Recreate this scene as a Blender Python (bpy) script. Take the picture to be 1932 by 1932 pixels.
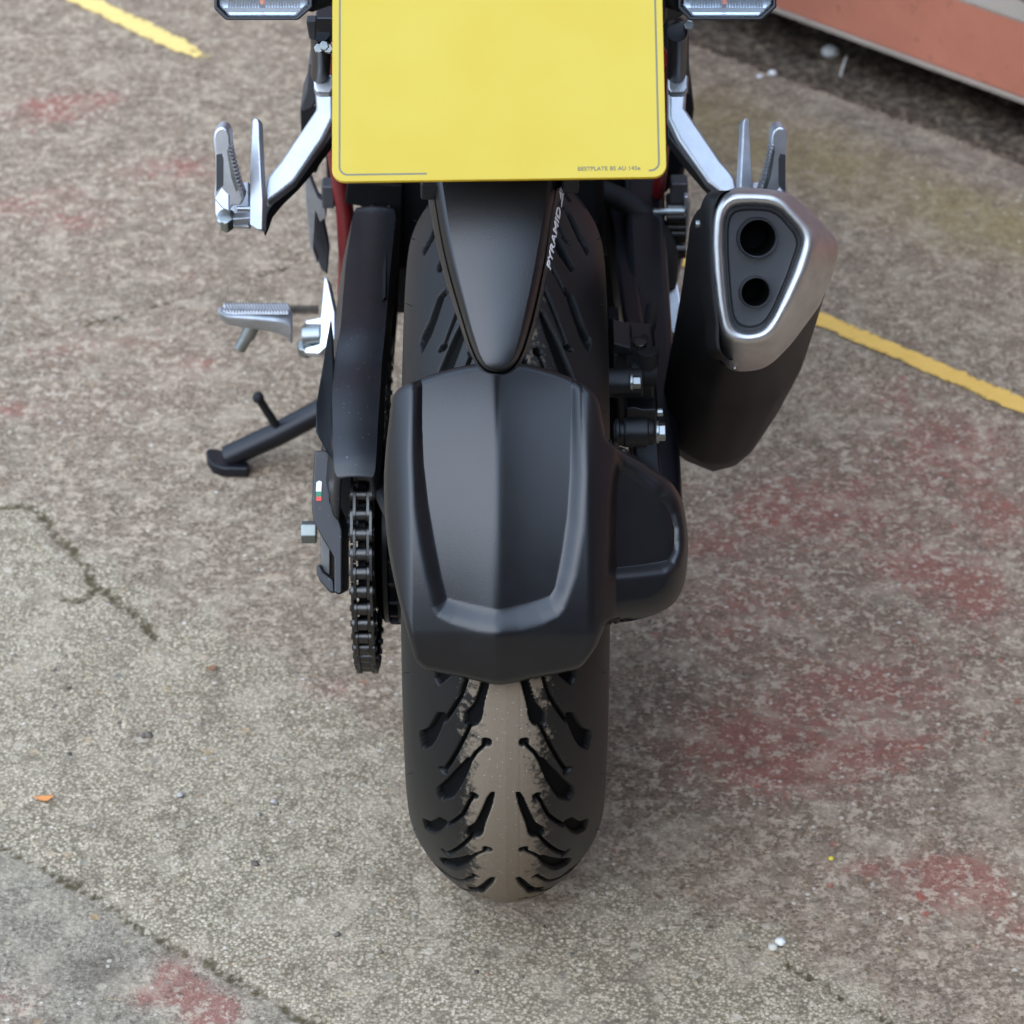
import bpy, math, random
import numpy as np
from mathutils import Vector, Matrix
random.seed(4); RNG = np.random.default_rng(4)
for o in list(bpy.data.objects): bpy.data.objects.remove(o)
S = bpy.context.scene; C = S.collection

# ------------------------------------------------------------------ camera, world, sun
TH = math.radians(34.0); F = 5680.0
CAM = np.array([.005, -2.097, 1.745])
DV = np.array([0, math.cos(TH), -math.sin(TH)]); UP = np.array([0, math.sin(TH), math.cos(TH)]); RT = np.array([1., 0, 0])
cd = bpy.data.cameras.new('camera'); cam = bpy.data.objects.new('camera', cd); C.objects.link(cam)
cam.location = CAM; cam.rotation_euler = (math.pi/2 - TH, 0, 0)
cd.sensor_width = 36; cd.sensor_height = 36; cd.lens = 36*F/1932; cd.clip_end = 500; cd.clip_start = .05
cd.dof.use_dof = True; cd.dof.focus_distance = 2.27; cd.dof.aperture_fstop = 12.5
S.camera = cam
S.render.resolution_x = S.render.resolution_y = 1024
W = bpy.data.worlds.new('World'); S.world = W; W.use_nodes = True
wn = W.node_tree.nodes; wl = W.node_tree.links; wn.clear()
sky = wn.new('ShaderNodeTexSky'); sky.sky_type = 'NISHITA'; sky.sun_disc = False
SUN_EL, SUN_AZ = math.radians(40), math.radians(-146)      # azimuth clockwise from +Y
sky.sun_elevation = SUN_EL; sky.sun_rotation = SUN_AZ
sky.air_density = 1.0; sky.dust_density = 1.6; sky.ozone_density = 1.0
bg = wn.new('ShaderNodeBackground'); bg.inputs[1].default_value = .15
wo = wn.new('ShaderNodeOutputWorld'); 
# thin bright cloud layer over the clear sky, brightest around the veiled sun
def wnode(t, **k):
    x = wn.new(t)
    for a, b in k.items(): setattr(x, a, b)
    return x
wtc = wnode('ShaderNodeTexCoord'); dot = wnode('ShaderNodeVectorMath', operation='DOT_PRODUCT'); wl.new(wtc.outputs['Generated'], dot.inputs[0]); dot.inputs[1].default_value = Vector((-.40, -.40, .82)).normalized()
mr = wnode('ShaderNodeMapRange', interpolation_type='SMOOTHSTEP'); wl.new(dot.outputs['Value'], mr.inputs[0]); mr.inputs[1].default_value = .05; mr.inputs[2].default_value = 1.0; mr.inputs[3].default_value = 2.2; mr.inputs[4].default_value = 18.5
nz = wnode('ShaderNodeTexNoise'); nz.inputs['Scale'].default_value = 2.2; nz.inputs['Detail'].default_value = 5; wl.new(wtc.outputs['Generated'], nz.inputs['Vector'])
nm = wnode('ShaderNodeMapRange'); wl.new(nz.outputs['Fac'], nm.inputs[0]); nm.inputs[1].default_value = .3; nm.inputs[2].default_value = .7; nm.inputs[3].default_value = .75; nm.inputs[4].default_value = 1.2
ml = wnode('ShaderNodeMath', operation='MULTIPLY'); wl.new(mr.outputs[0], ml.inputs[0]); wl.new(nm.outputs[0], ml.inputs[1])
cl = wnode('ShaderNodeVectorMath', operation='SCALE'); cl.inputs[0].default_value = (.72, .93, 1.27); wl.new(ml.outputs[0], cl.inputs['Scale'])
mx = wnode('ShaderNodeMix', data_type='RGBA'); mx.inputs[0].default_value = .75; wl.new(sky.outputs[0], mx.inputs[6]); wl.new(cl.outputs[0], mx.inputs[7])
wl.new(mx.outputs[2], bg.inputs[0]); wl.new(bg.outputs[0], wo.inputs[0])
sd = bpy.data.lights.new('sun', 'SUN'); sd.energy = .6; sd.angle = math.radians(50); sd.color = (1, .95, .88)
sun = bpy.data.objects.new('sun', sd); C.objects.link(sun)
svec = Vector((math.sin(SUN_AZ)*math.cos(SUN_EL), math.cos(SUN_AZ)*math.cos(SUN_EL), math.sin(SUN_EL)))
sun.rotation_euler = svec.to_track_quat('Z', 'Y').to_euler(); sun.location = svec*8
S.view_settings.view_transform = 'Standard'; S.view_settings.look = 'None'
S.view_settings.exposure = .70; S.view_settings.gamma = 1.0; S.view_settings.use_curve_mapping = False

# ------------------------------------------------------------------ pixel rays (1932-pixel photo grid)
def ray(u, v): return DV + RT*(u-966)/F + UP*(966-v)/F
def aty(u, v, Y): q = ray(u, v); return CAM + q*(Y-CAM[1])/q[1]
def atz(u, v, Z=0): q = ray(u, v); return CAM + q*(Z-CAM[2])/q[2]
def atx(u, v, X): q = ray(u, v); return CAM + q*(X-CAM[0])/q[0]
def atd(u, v, D): return CAM + ray(u, v)*D
def atp(u, v, P, n): q = ray(u, v); n = np.array(n); return CAM + q*np.dot(np.array(P)-CAM, n)/np.dot(q, n)

# ------------------------------------------------------------------ node material helpers
class NT:
    def __init__(s, name):
        s.m = bpy.data.materials.new(name); s.m.use_nodes = True
        s.t = s.m.node_tree; s.t.nodes.clear(); s.out = s.t.nodes.new('ShaderNodeOutputMaterial')
        s.b = s.t.nodes.new('ShaderNodeBsdfPrincipled'); s.t.links.new(s.b.outputs[0], s.out.inputs[0])
        s.tc = s.t.nodes.new('ShaderNodeTexCoord'); s.P = s.tc.outputs['Object']
    def n(s, typ, **kw):
        x = s.t.nodes.new(typ)
        for k, v in kw.items(): setattr(x, k, v)
        return x
    def put(s, sock, v):
        if isinstance(v, bpy.types.NodeSocket): s.t.links.new(v, sock)
        elif isinstance(v, (tuple, list)) and sock.type == 'RGBA' and len(v) == 3: sock.default_value = (*v, 1)
        else: sock.default_value = v
    def math(s, op, a, b=0., c=0., clamp=False):
        x = s.n('ShaderNodeMath', operation=op, use_clamp=clamp)
        s.put(x.inputs[0], a); s.put(x.inputs[1], b); s.put(x.inputs[2], c); return x.outputs[0]
    def noise(s, scale, detail=4, rough=.55, dist=0, vec=None, col=False):
        x = s.n('ShaderNodeTexNoise'); s.put(x.inputs['Vector'], vec or s.P)
        s.put(x.inputs['Scale'], scale); s.put(x.inputs['Detail'], detail); s.put(x.inputs['Roughness'], rough); s.put(x.inputs['Distortion'], dist)
        return x.outputs['Color' if col else 'Fac']
    def vor(s, scale, feature='F1', vec=None):
        x = s.n('ShaderNodeTexVoronoi', feature=feature); s.put(x.inputs['Vector'], vec or s.P); s.put(x.inputs['Scale'], scale); return x
    def ramp(s, f, pts, interp='LINEAR'):
        x = s.n('ShaderNodeValToRGB'); s.put(x.inputs[0], f); r = x.color_ramp; r.interpolation = interp
        while len(r.elements) < len(pts): r.elements.new(.5)
        for e, (p, c) in zip(r.elements, pts):
            e.position = p; e.color = (*c, 1) if not isinstance(c, (int, float)) else (c, c, c, 1)
        return x.outputs[0]
    def mr(s, f, a, b, c=0., d=1., smooth=False):
        x = s.n('ShaderNodeMapRange'); x.interpolation_type = 'SMOOTHSTEP' if smooth else 'LINEAR'
        for i, v in enumerate((f, a, b, c, d)): s.put(x.inputs[i], v)
        return x.outputs[0]
    def mix(s, f, a, b, blend='MIX'):
        x = s.n('ShaderNodeMix', data_type='RGBA', blend_type=blend)
        s.put(x.inputs[0], f); s.put(x.inputs[6], a); s.put(x.inputs[7], b); return x.outputs[2]
    def attr(s, name): return s.n('ShaderNodeAttribute', attribute_name=name)
    def bump(s, h, dist, strength=1., prev=None):
        x = s.n('ShaderNodeBump'); s.put(x.inputs['Height'], h); x.inputs['Distance'].default_value = dist; x.inputs['Strength'].default_value = strength
        if prev is not None: s.put(x.inputs['Normal'], prev)
        return x.outputs[0]
    def set(s, **kw):
        for k, v in kw.items(): s.put(s.b.inputs[k.replace('_', ' ')], v)
        return s
def plastic(name, col, rough, grain=0., gs=1400, dust=.0, var=.04, spec=.5):
    t = NT(name); n1 = t.noise(35, 4, .6); n2 = t.noise(900, 2, .5)
    c = t.mix(t.mr(n1, .35, .7, 0, .35), col, tuple(min(1, x*1.5+.003) for x in col))
    if dust:
        sp = t.vor(420); f = t.math('MULTIPLY', t.math('GREATER_THAN', t.n('ShaderNodeSeparateColor').outputs[0], 2), 0)
        sc = t.n('ShaderNodeSeparateColor'); t.put(sc.inputs[0], sp.outputs['Color'])
        f = t.math('MULTIPLY', t.math('GREATER_THAN', sc.outputs[0], .93), t.math('LESS_THAN', sp.outputs['Distance'], .22))
        c = t.mix(t.math('MULTIPLY', f, dust), c, (.3, .3, .32))
    t.set(Base_Color=c, Roughness=t.math('ADD', rough, t.math('MULTIPLY', t.math('SUBTRACT', n1, .5), var*2)), Specular_IOR_Level=spec)
    if grain: t.set(Normal=t.bump(t.noise(gs, 2, .5), .0006, grain))
    return t.m
def metal(name, col, rough, var=.1, grain=0., metallic=1., bs=300):
    t = NT(name); n1 = t.noise(60, 5, .6)
    c = t.mix(t.mr(n1, .3, .7), tuple(x*.78 for x in col), col)
    t.set(Base_Color=c, Metallic=metallic, Roughness=t.math('ADD', rough-var/2, t.math('MULTIPLY', n1, var)))
    if grain: t.set(Normal=t.bump(t.noise(bs, 3, .6), .0004, grain))
    return t.m

M_hug = plastic('grained_black_plastic', (.005, .005, .0055), .32, grain=.15, gs=1100, dust=.0, spec=.5)
M_smooth = plastic('satin_black_plastic', (.006, .006, .007), .38, grain=.08, gs=1500, dust=.28, spec=.5)
M_black = plastic('black_plastic', (.006, .006, .0065), .45, spec=.4)
M_dark = plastic('dark_engine_paint', (.004, .004, .0045), .6, spec=.12)
M_frameblk = plastic('black_steel_paint', (.006, .006, .008), .36, spec=.32)
M_rubber = plastic('black_rubber', (.009, .009, .009), .7, spec=.3)
M_red = plastic('red_frame_paint', (.16, .008, .010), .35)
M_alu = metal('cast_aluminium', (.50, .51, .525), .46, .14, .3, metallic=.9)
M_alub = metal('bright_lit_cast_aluminium', (.74, .755, .775), .46, .1, .2)  # cast aluminium lightened to stand in for strong light on these parts
M_steel = metal('zinc_plated_steel', (.34, .36, .35), .36, .2)
M_darksteel = metal('oiled_chain_steel', (.10, .096, .09), .36, .25, .5, bs=900)
M_capm = metal('brushed_stainless', (.66, .65, .63), .40, .10, .3, bs=1600)
M_disc = metal('brake_disc_steel', (.5, .5, .5), .3)
M_muff = plastic('heat_resistant_black_paint', (.0085, .0075, .007), .55, grain=.12, spec=.35)
M_inner = plastic('dark_grey_outlet_paint', (.035, .035, .037), .5, grain=.3, gs=1800)
M_soot = plastic('sooty_pipe_inside', (.003, .003, .003), .8, spec=.1)
M_white = plastic('white_print', (.75, .75, .77), .4)
M_print = plastic('dark_grey_print', (.11, .10, .05), .4)
M_green = plastic('green_print', (.01, .16, .07), .4)
M_redprint = plastic('red_print', (.55, .04, .02), .4)
M_seat = plastic('seat_vinyl', (.012, .012, .013), .55, grain=.4)
M_orange = plastic('orange_bulb', (.8, .14, .02), .3)
def mk_plate():
    t = NT('yellow_reflective_plate'); n = t.noise(14, 3, .5); n2 = t.noise(2200, 2, .6)
    c = t.mix(t.mr(n, .35, .65), (.455, .322, .030), (.470, .342, .040))
    c = t.mix(t.mr(n2, .4, .6, 0, .08), c, (.50, .385, .07))
    t.set(Base_Color=c, Roughness=.35, Specular_IOR_Level=.2); return t.m
M_plate = mk_plate()
M_plate_edge = plastic('plate_acrylic_edge', (.60, .38, .004), .3)
def mk_lens():
    t = NT('clear_lens'); t.set(Base_Color=(.93, .96, .98), Roughness=.03, Transmission_Weight=1., IOR=1.35); return t.m
M_lens = mk_lens()
M_lamp = metal('silvered_lamp_backing', (.80, .83, .88), .22, .1); M_frost = plastic('frosted_grey_plastic', (.17, .18, .19), .5)
M_reflector = plastic('silvered_reflector', (.78, .81, .85), .2, spec=.8)

# ------------------------------------------------------------------ mesh helpers
class MB:
    def __init__(s): s.v = []; s.f = []
    def add(s, vs, fs):
        o = len(s.v); s.v += [tuple(float(c) for c in p) for p in vs]; s.f += [tuple(i+o for i in f) for f in fs]; return s
    def box(s, c, size, rot=None):
        h = [x/2 for x in size]; R = rot.to_3x3() if rot else Matrix.Identity(3); c = Vector(c)
        vs = [c + R @ Vector((x*h[0], y*h[1], z*h[2])) for x in (-1, 1) for y in (-1, 1) for z in (-1, 1)]
        return s.add(vs, [(0, 1, 3, 2), (4, 6, 7, 5), (0, 4, 5, 1), (2, 3, 7, 6), (0, 2, 6, 4), (1, 5, 7, 3)])
    def loft(s, rings, cap0=True, cap1=True, closed=False):
        n = len(rings[0]); vs = [p for r in rings for p in r]; m = len(rings); fs = []
        for i in range(m if closed else m-1):
            for j in range(n):
                a = i*n+j; b = i*n+(j+1) % n; i2 = (i+1) % m
                fs.append((a, b, i2*n+(j+1) % n, i2*n+j))
        if cap0 and not closed: fs.append(tuple(reversed(range(n))))
        if cap1 and not closed: fs.append(tuple((m-1)*n+j for j in range(n)))
        return s.add(vs, fs)
    def tube(s, pts, r, n=16, cap=True):
        pts = [Vector(p) for p in pts]; rs = r if isinstance(r, (list, tuple)) else [r]*len(pts); rings = []
        prev = None
        for i, p in enumerate(pts):
            t = (pts[min(i+1, len(pts)-1)] - pts[max(i-1, 0)]).normalized()
            if prev is None: a = t.orthogonal().normalized()
            else: a = (prev - t*prev.dot(t)).normalized()
            prev = a; b = t.cross(a)
            rings.append([p + (a*math.cos(k*2*math.pi/n) + b*math.sin(k*2*math.pi/n))*rs[i] for k in range(n)])
        return s.loft(rings, cap, cap)
    def cyl(s, c, axis, r, L, n=24, r2=None):
        c = Vector(c); a = Vector(axis).normalized(); return s.tube([c-a*L/2, c+a*L/2], [r, r if r2 is None else r2], n)
    def lathe(s, c, prof, n=48, closed=False):         # around the X axis through c: prof = (x, radius)
        rings = [[(c[0]+x, c[1]+r*math.cos(k*2*math.pi/n), c[2]+r*math.sin(k*2*math.pi/n)) for k in range(n)] for x, r in prof]
        return s.loft(rings, not closed, not closed, closed)
    def prism(s, poly, off):                            # poly of 3-D points extruded by off
        off = np.array(off, float); a = [np.array(p, float) for p in poly]; b = [p+off for p in a]; n = len(a)
        fs = [tuple(range(n)), tuple(reversed(range(n, 2*n)))] + [(j, j+n, (j+1) % n+n, (j+1) % n) for j in range(n)]
        return s.add(a+b, fs)
    def bar(s, p0, p1, w, h, upv=(0, 0, 1)):            # rectangular bar from p0 to p1
        p0 = Vector(p0); p1 = Vector(p1); t = (p1-p0).normalized(); a = t.cross(Vector(upv)).normalized(); b = a.cross(t)
        q = lambda p: [p+a*w/2+b*h/2, p-a*w/2+b*h/2, p-a*w/2-b*h/2, p+a*w/2-b*h/2]
        return s.loft([q(p0), q(p1)])
    def build(s, name, mat, parent=None, bevel=0., ang=35, seg=2, sub=0):
        me = bpy.data.meshes.new(name); me.from_pydata(s.v, [], s.f); me.validate(); 
        import bmesh
        b = bmesh.new(); b.from_mesh(me); bmesh.ops.remove_doubles(b, verts=b.verts, dist=1e-6); bmesh.ops.recalc_face_normals(b, faces=b.faces); b.to_mesh(me); b.free()
        me.materials.append(mat); me.shade_smooth()
        o = bpy.data.objects.new(name, me); C.objects.link(o); o.parent = parent
        if bevel:
            md = o.modifiers.new('bevel', 'BEVEL'); md.width = bevel; md.segments = seg; md.limit_method = 'ANGLE'; md.angle_limit = math.radians(ang); md.harden_normals = True
        else: me.set_sharp_from_angle(angle=math.radians(ang))
        if sub:
            md = o.modifiers.new('sub', 'SUBSURF'); md.levels = md.render_levels = sub
        return o
def thing(name, label, cat, loc=(0, 0, 0), group=None):
    o = bpy.data.objects.new(name, None); C.objects.link(o); o.location = loc; o['label'] = label; o['category'] = cat
    if group: o['group'] = group
    return o
def tag(o, label, cat, group=None):
    o['label'] = label; o['category'] = cat
    if group: o['group'] = group
    return o
def grid_obj(name, co, mat, parent=None, flip=False, closeu=False):
    """co: (rows, cols, 3) array"""
    R, K = co.shape[:2]; idx = np.arange(R*K).reshape(R, K)
    if closeu: idx = np.vstack([idx, idx[:1]])
    a = idx[:-1, :-1]; b = idx[:-1, 1:]; c = idx[1:, 1:]; d = idx[1:, :-1]
    q = np.stack([a, b, c, d] if not flip else [a, d, c, b], -1).reshape(-1, 4)
    me = bpy.data.meshes.new(name); me.vertices.add(R*K); me.vertices.foreach_set('co', co.reshape(-1).astype(np.float32))
    me.loops.add(q.size); me.loops.foreach_set('vertex_index', q.reshape(-1).astype(np.int32))
    me.polygons.add(len(q)); me.polygons.foreach_set('loop_start', np.arange(0, q.size, 4, dtype=np.int32))
    me.update(calc_edges=True); me.shade_smooth(); me.materials.append(mat)
    o = bpy.data.objects.new(name, me); C.objects.link(o); o.parent = parent; return o
def setattr_f(o, name, arr):
    a = o.data.attributes.new(name, 'FLOAT', 'POINT'); a.data.foreach_set('value', np.asarray(arr, np.float32).reshape(-1))

def seg_dist(P, poly, closed=True):                     # P (...,2)
    poly = np.array(poly, float); n = len(poly); D = np.full(P.shape[:-1], 1e9)
    for i in range(n if closed else n-1):
        a = poly[i]; b = poly[(i+1) % n]; ab = b-a; t = np.clip(((P-a)@ab)/(ab@ab+1e-12), 0, 1)
        D = np.minimum(D, np.linalg.norm(P-(a+t[..., None]*ab), axis=-1))
    return D
def inside(P, poly):
    poly = np.array(poly, float); n = len(poly); I = np.zeros(P.shape[:-1], bool); x, y = P[..., 0], P[..., 1]
    for i in range(n):
        x1, y1 = poly[i]; x2, y2 = poly[(i+1) % n]
        if y1 == y2: continue
        I ^= ((y1 > y) != (y2 > y)) & (x < (x2-x1)*(y-y1)/(y2-y1)+x1)
    return I
def sdf(P, poly): d = seg_dist(P, poly); return np.where(inside(P, poly), -d, d)
sst = lambda t: (lambda q: q*q*(3-2*q))(np.clip(t, 0, 1))
def curve(pts, n):                                       # catmull-rom-like resampling by arclength
    pts = np.array(pts, float); d = np.r_[0, np.cumsum(np.linalg.norm(np.diff(pts, axis=0), axis=1))]
    t = np.linspace(0, d[-1], n); m = np.gradient(pts, d, axis=0)
    i = np.clip(np.searchsorted(d, t, side='right')-1, 0, len(d)-2); h = (d[i+1]-d[i]); s = ((t-d[i])/h)[:, None]; h = h[:, None]
    return (2*s**3-3*s**2+1)*pts[i]+(s**3-2*s**2+s)*h*m[i]+(-2*s**3+3*s**2)*pts[i+1]+(s**3-s**2)*h*m[i+1]
def rad_ring(poly, n=96, smooth=2, c=None):              # star-shaped outline resampled by polar angle
    poly = np.array(poly, float); c = poly.mean(0) if c is None else np.array(c, float); out = []
    for k in range(n):
        a = 2*math.pi*k/n; dr = np.array([math.cos(a), math.sin(a)]); best = 0
        for i in range(len(poly)):
            p = poly[i]-c; q = poly[(i+1) % len(poly)]-c; e = q-p; den = dr[0]*e[1]-dr[1]*e[0]
            if abs(den) < 1e-9: continue
            t = (p[0]*e[1]-p[1]*e[0])/den; s = (p[0]*dr[1]-p[1]*dr[0])/den
            if t > 0 and -1e-6 <= s <= 1+1e-6: best = max(best, t)
        out.append(c+dr*best)
    out = np.array(out)
    for _ in range(smooth): out = (np.roll(out, 1, 0)+2*out+np.roll(out, -1, 0))/4
    return out

# ------------------------------------------------------------------ ground
def build_ground():
    xs = np.r_[np.linspace(-60, -3, 16)[:-1], np.linspace(-3, -1, 20)[:-1], np.arange(-1, 1.1, .008), np.linspace(1.1, 4, 24)[1:], np.linspace(4, 60, 14)[1:]]
    ys = np.r_[np.linspace(-60, -3, 16)[:-1], np.linspace(-3, -.5, 20)[:-1], np.arange(-.5, 2.1, .008), np.linspace(2.1, 5, 24)[1:], np.linspace(5, 60, 14)[1:]]
    X, Y = np.meshgrid(xs, ys); P = np.stack([X, Y], -1)
    g = lambda u, v: atz(u, v)[:2]
    def wob(sc, seed):
        r = np.random.default_rng(seed); o = 0
        for k in range(5):
            a = r.uniform(0, 6.28); f = sc*(1+k*.7); o = o+np.sin((X*math.cos(a)+Y*math.sin(a))*f+r.uniform(0, 6))*np.cos((X*math.sin(a*1.7)+Y*math.cos(a*1.7))*f*.8+r.uniform(0, 6))
        return o/3
    def blob(u, v, ru, rv, s=1., rot=0):
        c = atz(u, v); rx = ru/F*np.dot(c-CAM, DV); ry = abs(atz(u, v-rv)[1]-c[1])
        dx, dy = X-c[0], Y-c[1]; ca, sa = math.cos(rot), math.sin(rot); dx, dy = dx*ca+dy*sa, -dx*sa+dy*ca
        return s*np.exp(-((dx/rx)**2+(dy/ry)**2))
    # cracks
    c1 = [(-120, 985), (0, 958), (40, 952), (78, 966), (92, 990), (112, 1016), (140, 1034), (146, 1054), (172, 1078), (170, 1095), (205, 1118), (238, 1146), (262, 1166), (282, 1192), (300, 1203)]
    c2 = [(-60, 1570), (40, 1612), (74, 1631), (133, 1662), (174, 1684), (205, 1705), (267, 1752), (310, 1777), (366, 1801), (434, 1845), (496, 1873), (558, 1913), (640, 1960), (700, 2010)]
    c3 = [(1308, 1718), (1333, 1742), (1396, 1774), (1438, 1791)]
    c4 = [(1480, 1815), (1501, 1830), (1557, 1854), (1581, 1879), (1637, 1907), (1700, 1940)]
    c5 = [(-80, 690), (0, 652), (120, 622), (250, 588), (420, 540), (560, 498), (660, 470)]
    wd = .0016*wob(60, 3)
    def cd_(pl, w): return (seg_dist(P, [g(*p) for p in pl], False)+wd)/w
    crack = np.minimum.reduce([cd_(c1, .0060), cd_([(118, 1128), (150, 1132), (172, 1120), (182, 1104)], .0045), cd_(c2, .0046), cd_(c3, .0030), cd_(c4, .0034), cd_(c5, .0024)])
    crack = np.clip(crack, 0, 6)
    # pale worn concrete against the brown painted / stained part
    pale_poly = [(-900, 900), (0, 950), (70, 965), (130, 1040), (230, 1080), (300, 1170), (380, 1150), (470, 1230), (560, 1290), (650, 1330), (740, 1400), (770, 1560), (800, 1660), (1000, 1720), (1180, 1640), (1300, 1690), (1430, 1760), (1600, 1840), (1750, 1960), (1900, 2200), (-900, 2200)]
    dp = sdf(P, [g(*p) for p in pale_poly])+.02*wob(22, 5)+.008*wob(70, 6)
    pale = 1-sst((dp+.03)/.075)
    corner = [(-60, 1590), (40, 1612), (133, 1662), (205, 1705), (310, 1777), (434, 1845), (558, 1913), (700, 2010), (600, 2200), (-200, 2200)]
    dc = sdf(P, [g(*p) for p in corner]); cor = 1-sst((dc+.004)/.01)
    slab_n = np.array([.675, .738]); sd_ = P@slab_n; s0 = np.array([.237, 1.639])@slab_n
    ed = s0-sd_+.012*sst((X-.25)/.4)+.006*wob(55, 8)+.003*wob(140, 18)                          # >0 on the slab
    dirt = 1-sst((ed+.012)/.02)
    moss = np.exp(-((ed-.17)/.10)**2)*(.75+.4*wob(9, 9))*sst((X-.02)/.25)
    grey = np.exp(-((ed-.05)/.04)**2)*sst((X-.30)/.15)
    red = sum([blob(100, 205, 75, 26, 1.0), blob(200, 185, 45, 14, .8), blob(330, 315, 95, 22, .9), blob(20, 390, 60, 22, .8), blob(130, 420, 70, 28, .8), blob(110, 365, 60, 12, .7),
               blob(30, 772, 50, 16, .8), blob(250, 645, 110, 20, .5), blob(370, 690, 60, 22, .8), blob(120, 660, 60, 22, .55), blob(340, 520, 60, 8, .7),
               blob(1500, 960, 150, 60, .95), blob(1330, 1030, 70, 35, .8), blob(1800, 830, 140, 70, .75), blob(1880, 970, 60, 60, .8), blob(1690, 740, 100, 30, .5),
               blob(1740, 1075, 100, 45, .8), blob(1850, 1130, 80, 60, .85), blob(1600, 1300, 200, 60, .55), blob(1500, 1440, 180, 60, .9), blob(1400, 1390, 130, 60, .6), blob(1690, 1400, 70, 25, .95),
               blob(1620, 1640, 60, 12, .8), blob(1780, 1640, 100, 30, .95), blob(1830, 1690, 80, 40, .95), blob(1920, 1760, 40, 40, .6), blob(620, 1300, 60, 20, .75), blob(1350, 1180, 120, 70, .45), blob(1700, 950, 260, 150, .5), blob(1500, 1420, 330, 170, .4), blob(1750, 1250, 200, 120, .4), blob(1450, 1120, 150, 90, .5), blob(1750, 1680, 200, 90, .35), blob(150, 760, 200, 60, .3), blob(80, 200, 160, 60, .3), blob(300, 360, 180, 60, .3),
               blob(250, 1860, 18, 60, 0), blob(330, 1835, 45, 42, 1.25), blob(370, 1880, 55, 30, 1.2), blob(300, 1870, 60, 14, 1.), blob(430, 1900, 40, 20, 1.), blob(390, 1925, 50, 16, 1.), blob(270, 1880, 20, 20, .9), blob(30, 1890, 60, 60, .45)])
    red = np.clip(red, 0, 1.3)
    dark = np.clip(blob(1230, 1290, 130, 200, .8)+blob(1400, 1500, 220, 130, .55)+blob(1800, 1400, 260, 200, .55)+blob(1650, 1150, 300, 150, .4)+blob(800, 100, 400, 120, .25)+blob(150, 1830, 110, 50, .8)+blob(480, 1580, 120, 70, .35)+blob(640, 950, 120, 200, .35)+blob(250, 560, 300, 40, .4), 0, 1)
    # relief
    Z = .0012*wob(9, 11)+.0005*wob(45, 12)
    Z = Z-.0045*np.clip(1-crack, 0, 1)-.030*dirt*1.0+dirt*(.008*wob(25, 13)+.004*wob(70, 14))
    Z = Z-cor*.002
    Z = np.where((abs(X) > 3) | (Y < -3) | (Y > 5), 0-.03*dirt, Z)
    return np.stack([X, Y, Z], -1), dict(crack=crack, pale=pale, dirt=dirt, moss=moss, redp=red, dark=dark, cor=cor, grey=grey)
gco, gat = build_ground()
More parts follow.
